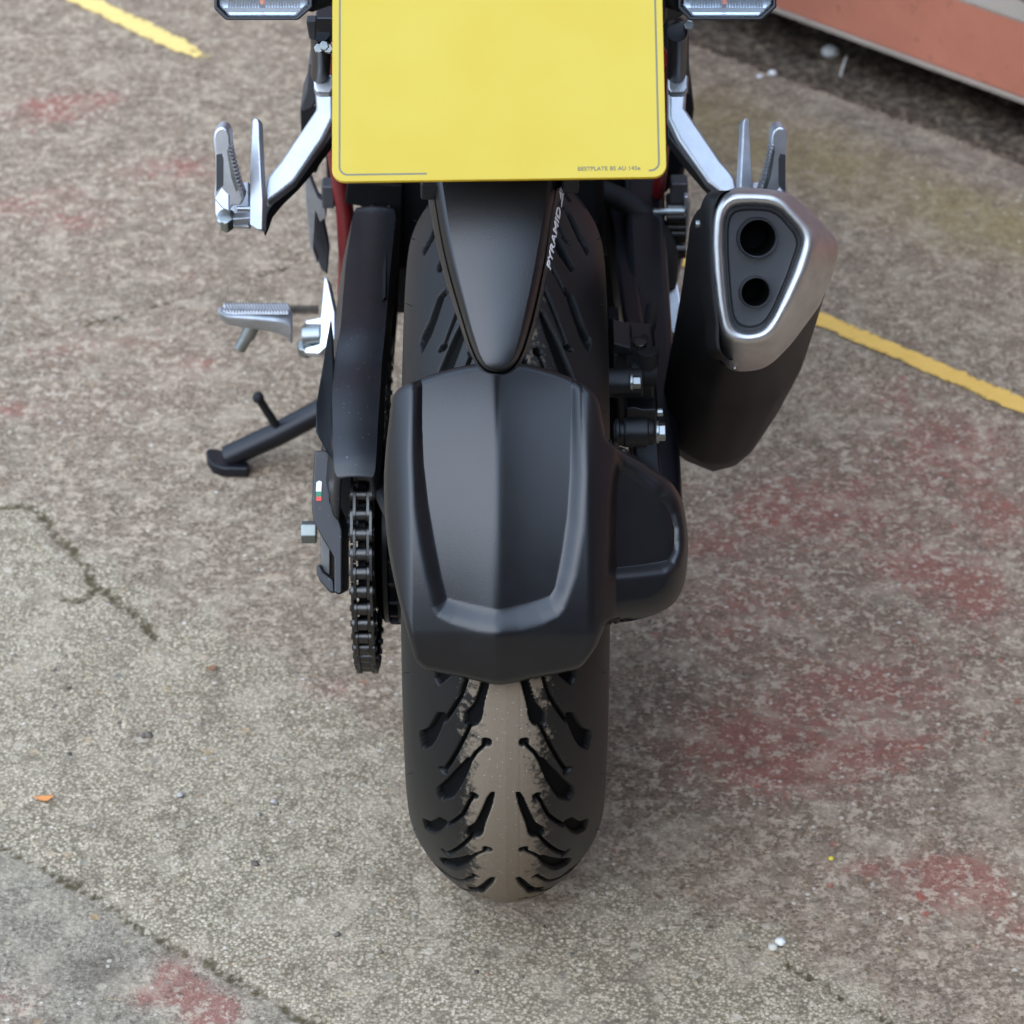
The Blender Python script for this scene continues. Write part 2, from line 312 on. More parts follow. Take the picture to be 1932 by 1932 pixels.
def mk_ground():
    t = NT('weathered_concrete'); A = {k: t.attr(k).outputs['Fac'] for k in gat}
    f1 = t.noise(70, 9, .76, .05); f2 = t.noise(230, 6, .7); f3 = t.noise(900, 3, .6); mid = t.noise(14, 5, .62); big = t.noise(3.2, 4, .6)
    # stretched mortar islands
    w = t.noise(26, 5, .7, .4); fl = t.noise(85, 5, .68, .12)
    warp = t.n('ShaderNodeVectorMath', operation='ADD'); t.put(warp.inputs[0], t.P)
    sc = t.n('ShaderNodeVectorMath', operation='SCALE'); t.put(sc.inputs[0], t.noise(120, 3, .6, col=True)); sc.inputs['Scale'].default_value = .0022
    t.put(warp.inputs[1], sc.outputs[0])
    v1 = t.vor(155, vec=warp.outputs[0]); c1 = t.n('ShaderNodeSeparateColor'); t.put(c1.inputs[0], v1.outputs['Color'])
    v2 = t.vor(62, vec=warp.outputs[0]); c2 = t.n('ShaderNodeSeparateColor'); t.put(c2.inputs[0], v2.outputs['Color'])
    v3 = t.vor(330, vec=warp.outputs[0]); c3 = t.n('ShaderNodeSeparateColor'); t.put(c3.inputs[0], v3.outputs['Color'])
    # pale concrete
    fm = t.math('ADD', t.math('MULTIPLY', f1, .45), t.math('MULTIPLY', f2, .55))
    pal = t.ramp(fm, [(.36, (.09, .083, .055)), (.445, (.31, .29, .22)), (.515, (.48, .455, .365)), (.60, (.68, .65, .55))])
    pal = t.mix(t.mr(c3.outputs[0], .0, 1., .1, .85), pal, t.ramp(c3.outputs[1], [(0, (.13, .12, .09)), (.2, (.32, .305, .25)), (.6, (.50, .475, .40)), (1, (.74, .71, .62))]), 'MIX')
    crev = t.mr(v3.outputs['Distance'], .42, .62, 0, .75); pal = t.mix(crev, pal, (.13, .12, .085))
    # brown stained concrete with pale mortar specks
    br = t.ramp(fm, [(.36, (.075, .057, .040)), (.455, (.20, .16, .122)), (.53, (.31, .255, .205)), (.62, (.46, .39, .32))])
    isl = t.math('ADD', t.math('ADD', t.math('MULTIPLY', f2, .35), t.math('MULTIPLY', w, .2)), t.math('MULTIPLY', fl, .55))
    br = t.mix(t.mr(isl, .55, .60, 0, .9), br, (.56, .49, .41))
    br = t.mix(t.mr(c3.outputs[0], .0, 1., 0, .35), br, t.ramp(c3.outputs[1], [(0, (.06, .048, .036)), (.5, (.21, .17, .135)), (1, (.50, .43, .36))]))
    br = t.mix(1., br, (.94, .935, .93), 'MULTIPLY')
    pal = t.mix(1., pal, (1.04, 1.0, .98), 'MULTIPLY')
    edge = t.math('ADD', A['pale'], t.math('MULTIPLY', t.math('SUBTRACT', f1, .5), 1.3))
    col = t.mix(t.mr(edge, .3, .7), br, pal)
    # smoother grey corner slab and greyish strip
    gr = t.ramp(f2, [(.38, (.13, .125, .11)), (.5, (.235, .225, .2)), (.62, (.36, .34, .31))])
    col = t.mix(t.math('MULTIPLY', A['cor'], .6), col, gr)
    col = t.mix(t.math('MULTIPLY', A['grey'], .55), col, (.20, .185, .165))
    # dark mottling, stronger inside the set patches
    dk = t.mr(t.math('ADD', A['dark'], t.math('MULTIPLY', t.math('SUBTRACT', w, .5), 2.2)), .25, .9)
    col = t.mix(t.math('MULTIPLY', dk, .42), col, t.mix(f2, (.05, .045, .038), (.13, .115, .1)))
    col = t.mix(t.mr(mid, .35, .7, .14, 0), col, (.06, .055, .045))
    col = t.mix(t.mr(big, .4, .7, 0, .15), col, (.34, .26, .20))
    # moss film
    col = t.mix(t.math('MULTIPLY', t.mr(t.math('ADD', A['moss'], t.math('MULTIPLY', t.math('SUBTRACT', f1, .5), .7)), .2, .95), .62), col, (.30, .25, .11))
    wash = t.math('MULTIPLY', t.mr(t.math('ADD', A['redp'], t.math('MULTIPLY', t.math('SUBTRACT', f1, .5), 1.4)), .08, .8), .36); col = t.mix(wash, col, (.30, .135, .118))
    # worn red paint
    rp = t.math('ADD', A['redp'], t.math('MULTIPLY', t.math('SUBTRACT', t.math('ADD', t.math('MULTIPLY', w, .35), t.math('MULTIPLY', f1, .65)), .5), 4.6))
    rpm = t.mr(rp, .72, .90)
    rc = t.mix(t.noise(40, 4, .6), (.23, .075, .066), (.36, .115, .10))
    col = t.mix(t.math('MULTIPLY', rpm, .45), col, rc)
    flk = t.math('MULTIPLY', t.mr(isl, .57, .62, 0, .75), t.mr(A['redp'], .05, .3)); col = t.mix(flk, col, (.50, .45, .38))
    tiny = t.math('MULTIPLY', t.math('GREATER_THAN', c2.outputs[2], .985), t.math('LESS_THAN', v2.outputs['Distance'], .22))
    col = t.mix(t.math('MULTIPLY', tiny, t.mr(A['redp'], .02, .2, 0, .5)), col, (.4, .07, .05))
    # exposed pebbles
    stone_here = t.math('GREATER_THAN', c1.outputs[0], .86); st = t.math('MULTIPLY', stone_here, t.mr(v1.outputs['Distance'], .30, .40, 1, 0))
    scol = t.ramp(c1.outputs[1], [(0, (.10, .10, .11)), (.12, (.36, .34, .29)), (.45, (.48, .45, .38)), (.75, (.40, .31, .19)), (.82, (.28, .13, .07)), (.88, (.62, .61, .58)), (1, (.70, .69, .66))])
    col = t.mix(t.math('MULTIPLY', st, .75), col, scol)
    st2 = t.math('MULTIPLY', t.math('GREATER_THAN', c2.outputs[0], .82), t.mr(v2.outputs['Distance'], .24, .33, 1, 0))
    scol2 = t.ramp(c2.outputs[1], [(0, (.13, .13, .13)), (.2, (.38, .36, .30)), (.6, (.50, .47, .40)), (.8, (.40, .27, .14)), (1, (.66, .65, .62))])
    col = t.mix(t.math('MULTIPLY', st2, t.mr(A['pale'], 0, 1, .12, .7)), col, scol2)
    col = t.mix(t.mr(t.noise(19, 4, .65, .5), .50, .64, 0, .38), col, (.52, .47, .39)); col = t.mix(t.mr(t.noise(31, 4, .65, .5), .53, .66, 0, .42), col, (.12, .10, .08))
    # mortar flecks showing through the paint, and pits
    pit = t.mr(f2, .30, .40, 1, 0); col = t.mix(t.math('MULTIPLY', pit, .7), col, (.045, .042, .03))
    # cracks with moss and dirt
    cr = t.mr(t.math('ADD', A['crack'], t.math('MULTIPLY', t.math('SUBTRACT', f1, .5), 4.6)), .45, 1.1, 1, 0)
    cc = t.mix(f2, (.022, .017, .011), (.12, .095, .04)); col = t.mix(t.math('MULTIPLY', cr, .85), col, cc)
    # earth strip beyond the slab edge
    soil = t.ramp(f1, [(.34, (.02, .016, .013)), (.46, (.07, .055, .042)), (.55, (.14, .11, .085)), (.66, (.32, .26, .2))])
    col = t.mix(t.mr(t.math('ADD', A['dirt'], t.math('MULTIPLY', t.math('SUBTRACT', f1, .5), .8)), .35, .65), col, soil)
    h = t.math('ADD', t.math('MULTIPLY', f1, .8), t.math('MULTIPLY', f2, .6)); h = t.math('ADD', h, t.math('MULTIPLY', st, .25)); h = t.math('ADD', h, t.math('MULTIPLY', f3, .15))
    h = t.math('ADD', h, t.math('MULTIPLY', c3.outputs[0], .22))
    col = t.mix(1., col, (1.0, .885, .745), 'MULTIPLY'); hs = t.n('ShaderNodeHueSaturation'); t.put(hs.inputs['Color'], col); hs.inputs['Value'].default_value = 1.3; col = hs.outputs[0]
    t.set(Base_Color=col, Roughness=t.mr(f1, .3, .7, .95, .75), Specular_IOR_Level=.3, Normal=t.bump(h, .007, 1.)); return t.m
ground = grid_obj('ground', gco, mk_ground()); ground['kind'] = 'structure'
for k, a in gat.items(): setattr_f(ground, k, a)

# worn yellow line: two remaining stretches of one painted line
def line_strip(name, pts, w0, mat):
    P = [atz(*p)[:2] for p in pts]; N = 220; t = np.linspace(0, 1, N); d = np.array(P[-1])-np.array(P[0]); L = np.linalg.norm(d); e = d/L; nn = np.array([-e[1], e[0]])
    s = np.linspace(-1, 1, 40)
    base = np.array(P[0])+t[:, None, None]*d+s[None, :, None]*nn*w0/2
    z = .0031+0*base[..., :1]
    o = grid_obj(name, np.concatenate([base, z], -1), mat)
    setattr_f(o, 'across', np.repeat(np.abs(s)[None], N, 0)); setattr_f(o, 'along', np.repeat(t[:, None], 40, 1)); return o
def mk_yellow(fade0, fade1, ca=(.60, .34, .06), cb_=(.78, .48, .12)):
    t = NT('worn_yellow_paint'); a = t.attr('across').outputs['Fac']; l = t.attr('along').outputs['Fac']
    f1 = t.noise(70, 6, .7); f2 = t.noise(26, 4, .6); c = t.mix(f1, ca, cb_)
    m = t.math('ADD', t.mr(a, .35, 1., 1., .10), t.math('MULTIPLY', t.math('SUBTRACT', t.math('ADD', t.math('MULTIPLY', f1, .75), t.math('MULTIPLY', f2, .25)), .5), 2.2))
    if fade1: m = t.math('SUBTRACT', m, t.mr(l, .80, 1., 0, 1.1))
    m = t.mr(m, .35, .60)
    t.set(Base_Color=c, Roughness=.8, Normal=t.bump(f1, .002, .5), Alpha=m); return t.m
yl = line_strip('road_marking', [(0, -72), (425, 131)], .044, mk_yellow(0, 1, (.66, .44, .12), (.82, .60, .21))); yl['kind'] = 'structure'
yl = line_strip('road_marking', [(1180, 448), (2100, 843)], .037, mk_yellow(0, 0)); yl['kind'] = 'structure'

# ------------------------------------------------------------------ shipping container beside the slab
def mk_cont(name, col):
    t = NT(name); n = t.noise(7, 6, .65); f = t.noise(60, 5, .6)
    c = t.mix(t.mr(n, .3, .7), tuple(x*.8 for x in col), tuple(min(1, x*1.15) for x in col))
    c = t.mix(t.mr(f, .60, .74, 0, .5), c, (.10, .055, .04)); 
    t.set(Base_Color=c, Roughness=t.mr(n, .3, .7, .45, .7), Normal=t.bump(f, .002, .3)); return t.m
CT = np.array([math.cos(math.radians(-43)), math.sin(math.radians(-43)), 0]); CN = np.array([-CT[1], CT[0], 0])   # CN points away from the slab
cont = thing('shipping_container', 'red painted steel shipping container raised above the dark earth beside the concrete slab', 'container', (.36+.0, 1.62, -.03))
CP = np.array([.36, 1.632, 0.])
CONT_D = 1.452 - CP[:2]@np.array([.688, .725]); CP = CP + np.array([.688, .725, 0])*CONT_D
cont.location = CP*[1, 1, 0]
MC = mk_cont('container_red_paint', (.58, .20, .115)); MC2 = mk_cont('container_faded_paint', (.17, .095, .08)); M_ledge = mk_cont('container_grimy_ledge', (.36, .29, .22))
def cb(s, n, z): return np.array(CT*s+CN*n+np.array([0, 0, z]))
def cbox(s0, s1, n0, n1, z0, z1, mb=None):
    mb = mb or MB(); vs = [cb(s, n, z) for s in (s0, s1) for n in (n0, n1) for z in (z0, z1)]
    return mb.add(vs, [(0, 1, 3, 2), (4, 6, 7, 5), (0, 4, 5, 1), (2, 3, 7, 6), (0, 2, 6, 4), (1, 5, 7, 3)])
L0, L1 = -2.0, 4.0
cbox(L0, L1, 0, .055, .034, .136).build('side_rail', MC, cont, bevel=.003)
cbox(L0, L1, -.004, .010, .028, .034, cbox(L0, L1, .0, .1, .134, .139)).build('rail_flange', M_ledge, cont, bevel=.001)
mb = MB(); prof = []; s = L0+.1
while s < L1-.2:
    prof += [(s, .045), (s+.07, .045), (s+.14, .08), (s+.21, .08)]; s += .28
rings = [[cb(s, n, .139) for s, n in prof]+[cb(L1-.1, .1, .139), cb(L0+.1, .1, .139)], [cb(s, n, 2.45) for s, n in prof]+[cb(L1-.1, .1, 2.45), cb(L0+.1, .1, 2.45)]]
mb.loft(rings).build('corrugated_wall', MC2, cont, ang=20)
cbox(L0, L1, 0, .1, 2.45, 2.55).build('top_rail', MC, cont, bevel=.004)
for s in (L0, L1-.12): cbox(s, s+.12, -.002, .118, .139, 2.449).build('corner_post', MC, cont, bevel=.006)
cbox(L0+.03, L1-.03, .101, 2.40, .15, 2.54).build('container_body', MC2, cont)
for s in (L0, L1-.18):
    for n in (.0, 2.24): cbox(s, s+.178, n+.003, n+.16, -.045, .030).build('corner_foot', MC, cont, bevel=.006)

# ------------------------------------------------------------------ unseen brick building on the right, added to darken reflections in the plastics
bb = thing('added_brick_building', 'unseen dark red brick building added behind the camera on the right, for dark reflections in the plastics', 'building', (4.4, -6.2, 0))
def mk_brick():
    t = NT('weathered_brick'); b = t.n('ShaderNodeTexBrick'); sw_ = t.n('ShaderNodeVectorMath', operation='MULTIPLY'); cmb = t.n('ShaderNodeCombineXYZ'); sp = t.n('ShaderNodeSeparateXYZ'); t.put(sp.inputs[0], t.P)
    t.put(cmb.inputs[0], t.math('ADD', sp.outputs[0], sp.outputs[1])); t.put(cmb.inputs[1], sp.outputs[2]); t.put(b.inputs['Vector'], cmb.outputs[0]); b.inputs['Scale'].default_value = 1.
    b.inputs['Brick Width'].default_value = .225; b.inputs['Row Height'].default_value = .075; b.inputs['Mortar Size'].default_value = .006
    t.put(b.inputs['Color1'], (.065, .030, .024)); t.put(b.inputs['Color2'], (.045, .024, .02)); t.put(b.inputs['Mortar'], (.07, .065, .06)); t.set(Base_Color=b.outputs[0], Roughness=.9); return t.m
def wbox(x0, x1, y0, y1, z0, z1, mb=None): mb = mb or MB(); return mb.box(((x0+x1)/2-4.4, (y0+y1)/2+6.2, (z0+z1)/2), (x1-x0, y1-y0, z1-z0))
part_b = wbox(2.7, 6.5, -11, -1.9, -.02, 5.8).build('wall', mk_brick(), bb)
wbox(2.6, 6.6, -11.1, -1.8, 5.8, 6.0).build('roof_parapet', M_ledge, bb, bevel=.01)
for y in (-9.4, -7.2, -5.0, -2.8):
    for z in (1.0, 3.9):
        w_ = wbox(2.67, 2.70, y-.5, y+.5, z, z+1.3).build('window', M_black, bb, bevel=.004); wbox(2.662, 2.67, y-.45, y+.45, z+.05, z+1.25).build('pane', plastic('dark_glass', (.01, .012, .014), .06), w_)
        wbox(2.60, 2.71, y-.58, y+.58, z-.09, z-.002).build('window_sill', M_ledge, w_, bevel=.004)

wh = thing('added_warehouse', 'unseen low dark building added directly behind the camera, for dark low reflections in the plastics', 'building', (-1.0, -8.0, 0))  # unseen building added so the plastics mirror a dark band behind the camera
def hbox(x0, x1, y0, y1, z0, z1): return MB().box(((x0+x1)/2+1, (y0+y1)/2+8, (z0+z1)/2), (x1-x0, y1-y0, z1-z0))
M_clad = plastic('dark_cladding', (.03, .03, .033), .7, spec=.2)
hbox(-3.4, 2.6, -12, -6.6, -.02, 3.3).build('wall', M_clad, wh); hbox(-3.55, 2.65, -12.1, -6.45, 3.3, 3.5).build('roof', M_clad, wh, bevel=.02)
rd = hbox(-1.8, 1.0, -6.6, -6.57, .0, 2.7).build('roller_door', M_frameblk, wh, bevel=.01)
for k in range(17): hbox(-1.75, .95, -6.57, -6.55, .1+k*.155, .22+k*.155).build('door_slat', M_clad, rd, bevel=.004)

# ------------------------------------------------------------------ MOTORCYCLE
bike = thing('motorcycle', 'black and red motorcycle on its side stand seen from behind, yellow number plate', 'motorcycle')
AX = np.array([.0, 0, .312]); RW = .312
def part(mb, name, mat, parent=bike, **kw): return mb.build(name, mat, parent, **kw)

# --- rear wheel
wheel = MB().lathe(AX, [(-.062, .226), (-.062, .205), (-.05, .200), (-.03, .188), (.03, .188), (.05, .200), (.062, .205), (.062, .226), (.054, .226), (.045, .208), (-.045, .208), (-.054, .226)], 96, closed=True)
for k in range(10):
    a = 2*math.pi*k/10; u = np.array([0, math.cos(a), math.sin(a)])
    wheel.bar(AX+u*.04+[-.0, 0, 0], AX+u*.192, .016, .036, (1, 0, 0))
wheel = part(wheel, 'rear_wheel', M_frameblk, bevel=.002)
part(MB().lathe(AX, [(-.075, .03), (-.075, .045), (-.04, .055), (.04, .055), (.075, .04), (.075, .02)], 48), 'wheel_hub', M_frameblk, wheel)

# --- tyre with moulded tread
def build_tyre():
    prof = [(0, 0), (.012, .0013), (.024, .0048), (.038, .0125), (.053, .025), (.066, .0405), (.0745, .055), (.0795, .070), (.0805, .080), (.079, .090), (.072, .098), (.063, .092+.012)]
    prof = [(x, RW-d) for x, d in prof]; prof = curve(prof, 150)
    half = prof; full = np.vstack([half[::-1]*[-1, 1], half[1:]])            # x, r  (bead to bead)
    dd = np.r_[0, np.cumsum(np.linalg.norm(np.diff(full, axis=0), axis=1))]; nseg = 290
    t = np.linspace(0, dd[-1], nseg); xs = np.interp(t, dd, full[:, 0]); rs = np.interp(t, dd, full[:, 1])
    # tangent / normal of the section
    tx = np.gradient(xs); tr = np.gradient(rs); ln = np.hypot(tx, tr); nx = -tr/ln; nr = tx/ln
    # tread pattern tile, traced on the tyre: columns x (m), rows angle (deg)
    def pix(z):                                                       # traced pixel -> (|x|, angle below the view axis)
        u = 734.2+.25*z[0]; v = 1255.8+.25*z[1]; q = ray(u, v); xc = (u-966)/F*2.27+.005
        rr = np.interp(abs(xc), xs[nseg//2:], rs[nseg//2:])
        o = CAM[1:]-AX[1:]; qq = q[1:]; A = qq@qq; B = 2*o@qq; Cc = o@o-rr*rr; D = max(B*B-4*A*Cc, 0); tt = (-B-math.sqrt(D))/2/A
        p = o+qq*tt; phi = math.degrees(math.atan2(p[1], -p[0]))
        return np.array([abs((905-z[0])*.25/F*2.27), phi])
    A_ = [(820, 960), (795, 966), (765, 1010), (715, 1120), (675, 1195), (600, 1240), (598, 1262), (606, 1290), (640, 1308), (695, 1302), (722, 1278), (742, 1200), (800, 1050)]
    B_ = [(612, 712), (654, 706), (640, 750), (600, 845), (545, 940), (492, 1010), (402, 1030), (380, 990), (378, 945), (425, 905), (510, 820)]
    C_ = [(392, 372), (442, 372), (420, 460), (372, 565), (330, 625), (268, 650), (250, 560), (256, 520), (320, 490)]
    S_ = [[(655, 1275), (620, 1320), (560, 1375), (500, 1415), (432, 1438)], [(762, 580), (735, 615), (680, 665), (648, 712)], [(662, 990), (625, 1040), (602, 1085), (572, 1140), (470, 1212), (440, 1225)]]
    H_ = [((762, 583), .0042), ((662, 992), .0036), ((428, 1434), .0036), ((410, 760), 0)]
    T_ = [((170, 690), (205, 760)), ((200, 930), (235, 985))]
    P = 22.5; arc = math.radians(1)*RW
    na = 320
    ta = np.linspace(0, P, na, endpoint=False); G = np.stack(np.meshgrid(np.abs(xs), ta*arc), -1)
    D = np.full(G.shape[:2], 1.)
    for sh in (-2, -1, 0, 1, 2, 3, 4):
        def mp(l): return [np.array([p[0], (-(p[1])+sh*P)*arc]) for p in l]
        for pl in (A_, B_, C_):
            q = [pix(z) for z in pl]; m = np.mean([a[1] for a in q]); base = math.floor(m/P)*P
            D = np.minimum(D, sdf(G, mp([(a[0], a[1]-base) for a in q])))
        for sp in S_:
            q = [pix(z) for z in sp]; m = q[0][1]; base = math.floor(m/P)*P
            D = np.minimum(D, seg_dist(G, mp([(a[0], a[1]-base) for a in q]), False)-.0009)
        for c, r in H_:
            if not r: continue
            q = pix(c); base = math.floor(q[1]/P)*P; cc = mp([(q[0], q[1]-base)])[0]
            D = np.minimum(D, np.linalg.norm(G-cc, axis=-1)-r*.85)
    # rows: dense on the rear half, coarse at the front
    dphi = math.degrees(.00085/RW)
    phis = np.r_[np.arange(-62, 118, dphi), np.arange(118, 298, 1.2)]
    depth_tile = .0052*sst((.0007-D)/.0010)
    u = (-phis) % P
    i0 = (u/P*na).astype(int) % na; fr = (u/P*na) % 1; i1 = (i0+1) % na
    dep = depth_tile[i0]*(1-fr)[:, None]+depth_tile[i1]*fr[:, None]
    Dm = D[i0]
    fade = (np.abs(xs) < .0775); dep = dep*fade
    ph = np.radians(phis)[:, None]; ml = .0004*np.exp(-((xs-.0115)/.0005)**2)[None]
    rr = rs[None]-(dep+ml)*nr[None]; xx = xs[None]-(dep+ml)*nx[None]+AX[0]
    co = np.stack([xx+0*ph, AX[1]-rr*np.cos(ph), AX[2]+rr*np.sin(ph)], -1)
    return co, xs, Dm, dep, phis
def mk_tyre():
    t = NT('tyre_rubber'); g = t.attr('groove').outputs['Fac']; w = t.attr('wear').outputs['Fac']
    f1 = t.noise(160, 5, .65); f2 = t.noise(900, 3, .6); f3 = t.noise(30, 4, .6)
    c = t.mix(f3, (.006, .0056, .0054), (.011, .010, .009))
    m = t.mr(t.math('ADD', w, t.math('MULTIPLY', t.math('SUBTRACT', t.math('ADD', t.math('MULTIPLY', f1, .7), t.math('MULTIPLY', f3, .3)), .5), 2.2)), .34, .62)
    m = t.math('MULTIPLY', m, t.mr(g, 0, .5, 1, .0))
    dust = t.mix(f2, (.14, .108, .072), (.27, .212, .148)); c = t.mix(t.math('MULTIPLY', m, .85), c, dust)
    v = t.vor(500); sc = t.n('ShaderNodeSeparateColor'); t.put(sc.inputs[0], v.outputs['Color'])
    sp = t.math('MULTIPLY', t.math('GREATER_THAN', sc.outputs[0], .90), t.math('LESS_THAN', v.outputs['Distance'], .25))
    c = t.mix(t.math('MULTIPLY', sp, t.mr(w, .05, .5, 0, .7)), c, (.42, .38, .33))
    c = t.mix(g, c, (.003, .003, .003))
    t.set(Base_Color=c, Roughness=t.math('MAXIMUM', t.mr(m, 0, 1, .44, .9), t.math('MULTIPLY', g, .8)), Specular_IOR_Level=t.mr(g, 0, 1, .28, .1), Normal=t.bump(f2, .0006, .25)); return t.m
tco, txs, tD, tdep, tph = build_tyre()
tyre = grid_obj('tyre', tco, mk_tyre(), wheel, flip=True, closeu=True)
setattr_f(tyre, 'groove', np.clip(tdep/.003, 0, 1))
fr_ = np.clip(.98-np.abs(txs)/.045, 0, 1)
setattr_f(tyre, 'wear', np.repeat((fr_*1.25)[None], len(tph), 0)*np.where(tph < 40, 1., .55)[:, None])
# whiskers on the sidewalls
for k in range(9):
    a = math.radians(-58+k*22.5)
    for sx, xx, rr in ((-1, .0735, RW-.0535), (1, .0735, RW-.0535)):
        p = AX+np.array([sx*xx, -rr*math.cos(a), rr*math.sin(a)]); q = p+np.array([sx*.0045, -.002*math.cos(a), .003*math.sin(a)]); part(MB().tube([p, q], [.00035, .0002], 5), 'tyre_whisker', M_rubber, tyre)

# --- brake disc, sprocket carrier, sprocket
part(MB().lathe(AX, [(.071, .07), (.071, .118), (.0755, .118), (.0755, .07)], 72, closed=True), 'brake_disc', M_disc, wheel)
CX = -.1165
mb = MB().lathe(AX, [(-.108, .03), (-.108, .066), (-.102, .078), (-.097, .078), (-.097, .070), (-.090, .070), (-.090, .0795), (-.086, .0795), (-.086, .072), (-.078, .072), (-.078, .080), (-.074, .080), (-.060, .080), (-.055, .05)], 64)
for k in range(24):
    a = 2*math.pi*k/24; u = np.array([0, math.cos(a), math.sin(a)]); mb.bar(AX+u*.074+[-.097, 0, 0], AX+u*.074+[-.062, 0, 0], .003, .012, tuple(u))
part(mb, 'sprocket_carrier', M_frameblk, wheel, bevel=.0008)
NTH = 45; PITCH = .015875; RS = PITCH/(2*math.sin(math.pi/NTH))
pts = []
for k in range(NTH):
    for f, r in ((-.5, RS-.0055), (-.3, RS-.0045), (-.12, RS+.001), (0, RS+.0022), (.12, RS+.001), (.3, RS-.0045)):
        a = 2*math.pi*(k+f+.5)/NTH; pts.append((CX-.003, AX[1]+r*math.cos(a), AX[2]+r*math.sin(a)))
part(MB().prism(pts, (.006, 0, 0)), 'sprocket', M_dark, wheel)

# --- drive chain
FS = np.array([CX, .60, .385]); RF = .038
def chain_path():
    c1 = AX[1:]; c2 = FS[1:]; d = c2-c1; L = np.linalg.norm(d); base = math.atan2(d[1], d[0]); al = math.acos((RS-RF)/L)
    pts = []
    a_top = base+al; a_bot = base-al
    n = 400
    # lower tangent on rear sprocket -> around the back -> upper tangent
    for k in range(n): a = a_bot-(2*math.pi-2*al)*k/(n-1); pts.append(c1+RS*np.array([math.cos(a), math.sin(a)]))
    for k in range(120): a = a_top-2*al*k/119; pts.append(c2+RF*np.array([math.cos(a), math.sin(a)]))
    pts.append(pts[0]); return np.array(pts)
pth = chain_path(); dl = np.r_[0, np.cumsum(np.linalg.norm(np.diff(pth, axis=0), axis=1))]; NL = int(round(dl[-1]/PITCH/2)*2)
tt = (np.arange(NL)+.0)*dl[-1]/NL; jp = np.stack([np.interp(tt, dl, pth[:, 0]), np.interp(tt, dl, pth[:, 1])], -1)
mb = MB()
for i in range(NL):
    p = jp[i]; q = jp[(i+1) % NL]; e = (q-p)/np.linalg.norm(q-p); nn = np.array([-e[1], e[0]]); outer = i % 2
    out = []
    for c, s0 in ((q, -90), (p, 90)):
        for k in range(7): a = math.radians(s0+180*k/6); w = c+(e*math.cos(a)+nn*math.sin(a))*.0073; out.append(w)
    # waist
    mid = (p+q)/2; out.insert(7, mid+nn*.0056); out.append(mid-nn*.0056)
    for sx in (-1, 1):
        x0 = CX+sx*(.0066 if outer else .0044); mb.prism([(x0, w[0], w[1]) for w in out], (sx*.0021, 0, 0))
    mb.cyl((CX, *p), (1, 0, 0), .0057, .0078, 16); mb.cyl((CX, *p), (1, 0, 0), .0026, .0205, 8)
part(mb, 'drive_chain', M_darksteel)

# --- swing arm
sw = MB()
sw.loft([[(x, y, z0), (-.118, y, z0), (-.118, y, z1), (x, y, z1)] for x, y, z0, z1 in ((-.160, .045, .285, .352), (-.148, .18, .285, .385), (-.138, .40, .29, .40), (-.138, .56, .31, .41))])
sw.loft([[(.112, y, z0), (.148, y, z0), (.148-.0*y, y, z1), (.112, y, z1)] for y, z0, z1 in ((-.02, .285, .345), (.18, .285, .375), (.40, .29, .40), (.56, .31, .41))])
sw.box((-.007, .50, .36), (.26, .07, .09))
swing = part(sw, 'swing_arm', M_frameblk, bevel=.006)
# chain adjuster end plate, traced from behind
def tracedprism(pts, D, depth, mb=None): mb = mb or MB(); return mb.prism([atd(u, v, D) for u, v in pts], DV*depth)
adj = [(597, 850), (620, 852), (623, 905), (622, 952), (640, 985), (646, 1010), (646, 1118), (640, 1124), (618, 1118), (600, 1090), (597, 1070), (606, 1068), (624, 1105), (636, 1100), (638, 1046), (612, 1012), (592, 982), (588, 960), (590, 900)]
mb = tracedprism([(594, 850), (618, 850), (624, 860), (624, 905), (624, 945), (640, 978), (646, 1000), (646, 1118), (640, 1123), (630, 1118), (630, 1050), (612, 1022), (592, 985), (588, 962), (590, 900)], 2.43, .10)
mb.prism([atd(u, v, 2.432) for u, v in [(597, 1066), (605, 1066), (610, 1078), (630, 1094), (632, 1120), (622, 1118), (603, 1096), (597, 1082)]], DV*.09)
part(mb, 'chain_adjuster_bracket', M_smooth, swing, bevel=.004, seg=3)
mb = MB().prism([atd(u, v, 2.452) for u, v in [(604, 1000), (618, 1020), (623, 1035), (623, 1100), (612, 1108), (606, 1095)]], DV*.06); part(mb, 'adjuster_plate', M_darksteel, swing, bevel=.001)
p = atd(610, 1004, 2.53)
mb = MB().cyl(p+[-.012, 0, 0], (1, 0, 0), .0100, .013, 6); mb.cyl(p+[.001, 0, 0], (1, 0, 0), .019, .004, 32); part(mb, 'axle_bolt', metal('dull_zinc', (.26, .28, .255), .48, .2), swing, bevel=.0012)
mb = MB().cyl(AX+[.138, 0, 0], (1, 0, 0), .012, .010, 6); mb.cyl(AX+[-.008, 0, 0], (1, 0, 0), .0095, .284, 20); part(mb, 'axle', M_steel, swing, bevel=.001)
mb = MB()
for (v0, v1, m) in ((907, 927, M_white), (927, 937, M_green), (937, 945, M_redprint)):
    a = MB().prism([atd(u, v, 2.4285) for u, v in ((597, v0+(3 if m is M_white else 0)), (602 if m is M_white else 606, v0), (607, v0+2 if m is M_white else v0), (606, v1), (596, v1))], DV*.002)
    part(a, 'sticker', m, swing)

# --- chain guard: long shell over the upper run
def ribbed(rows, name, mat, th=.003, **kw):
    mb = MB(); mb.loft([r for r in rows], False, False); return mb
def shell(rows, name, mat, parent=bike, th=.0025, **kw):        # open grid surface with thickness
    co = np.array(rows); o = grid_obj(name, co, mat, parent); m = o.modifiers.new('thickness', 'SOLIDIFY'); m.thickness = th; m.offset = -1; m.use_rim = True; return o
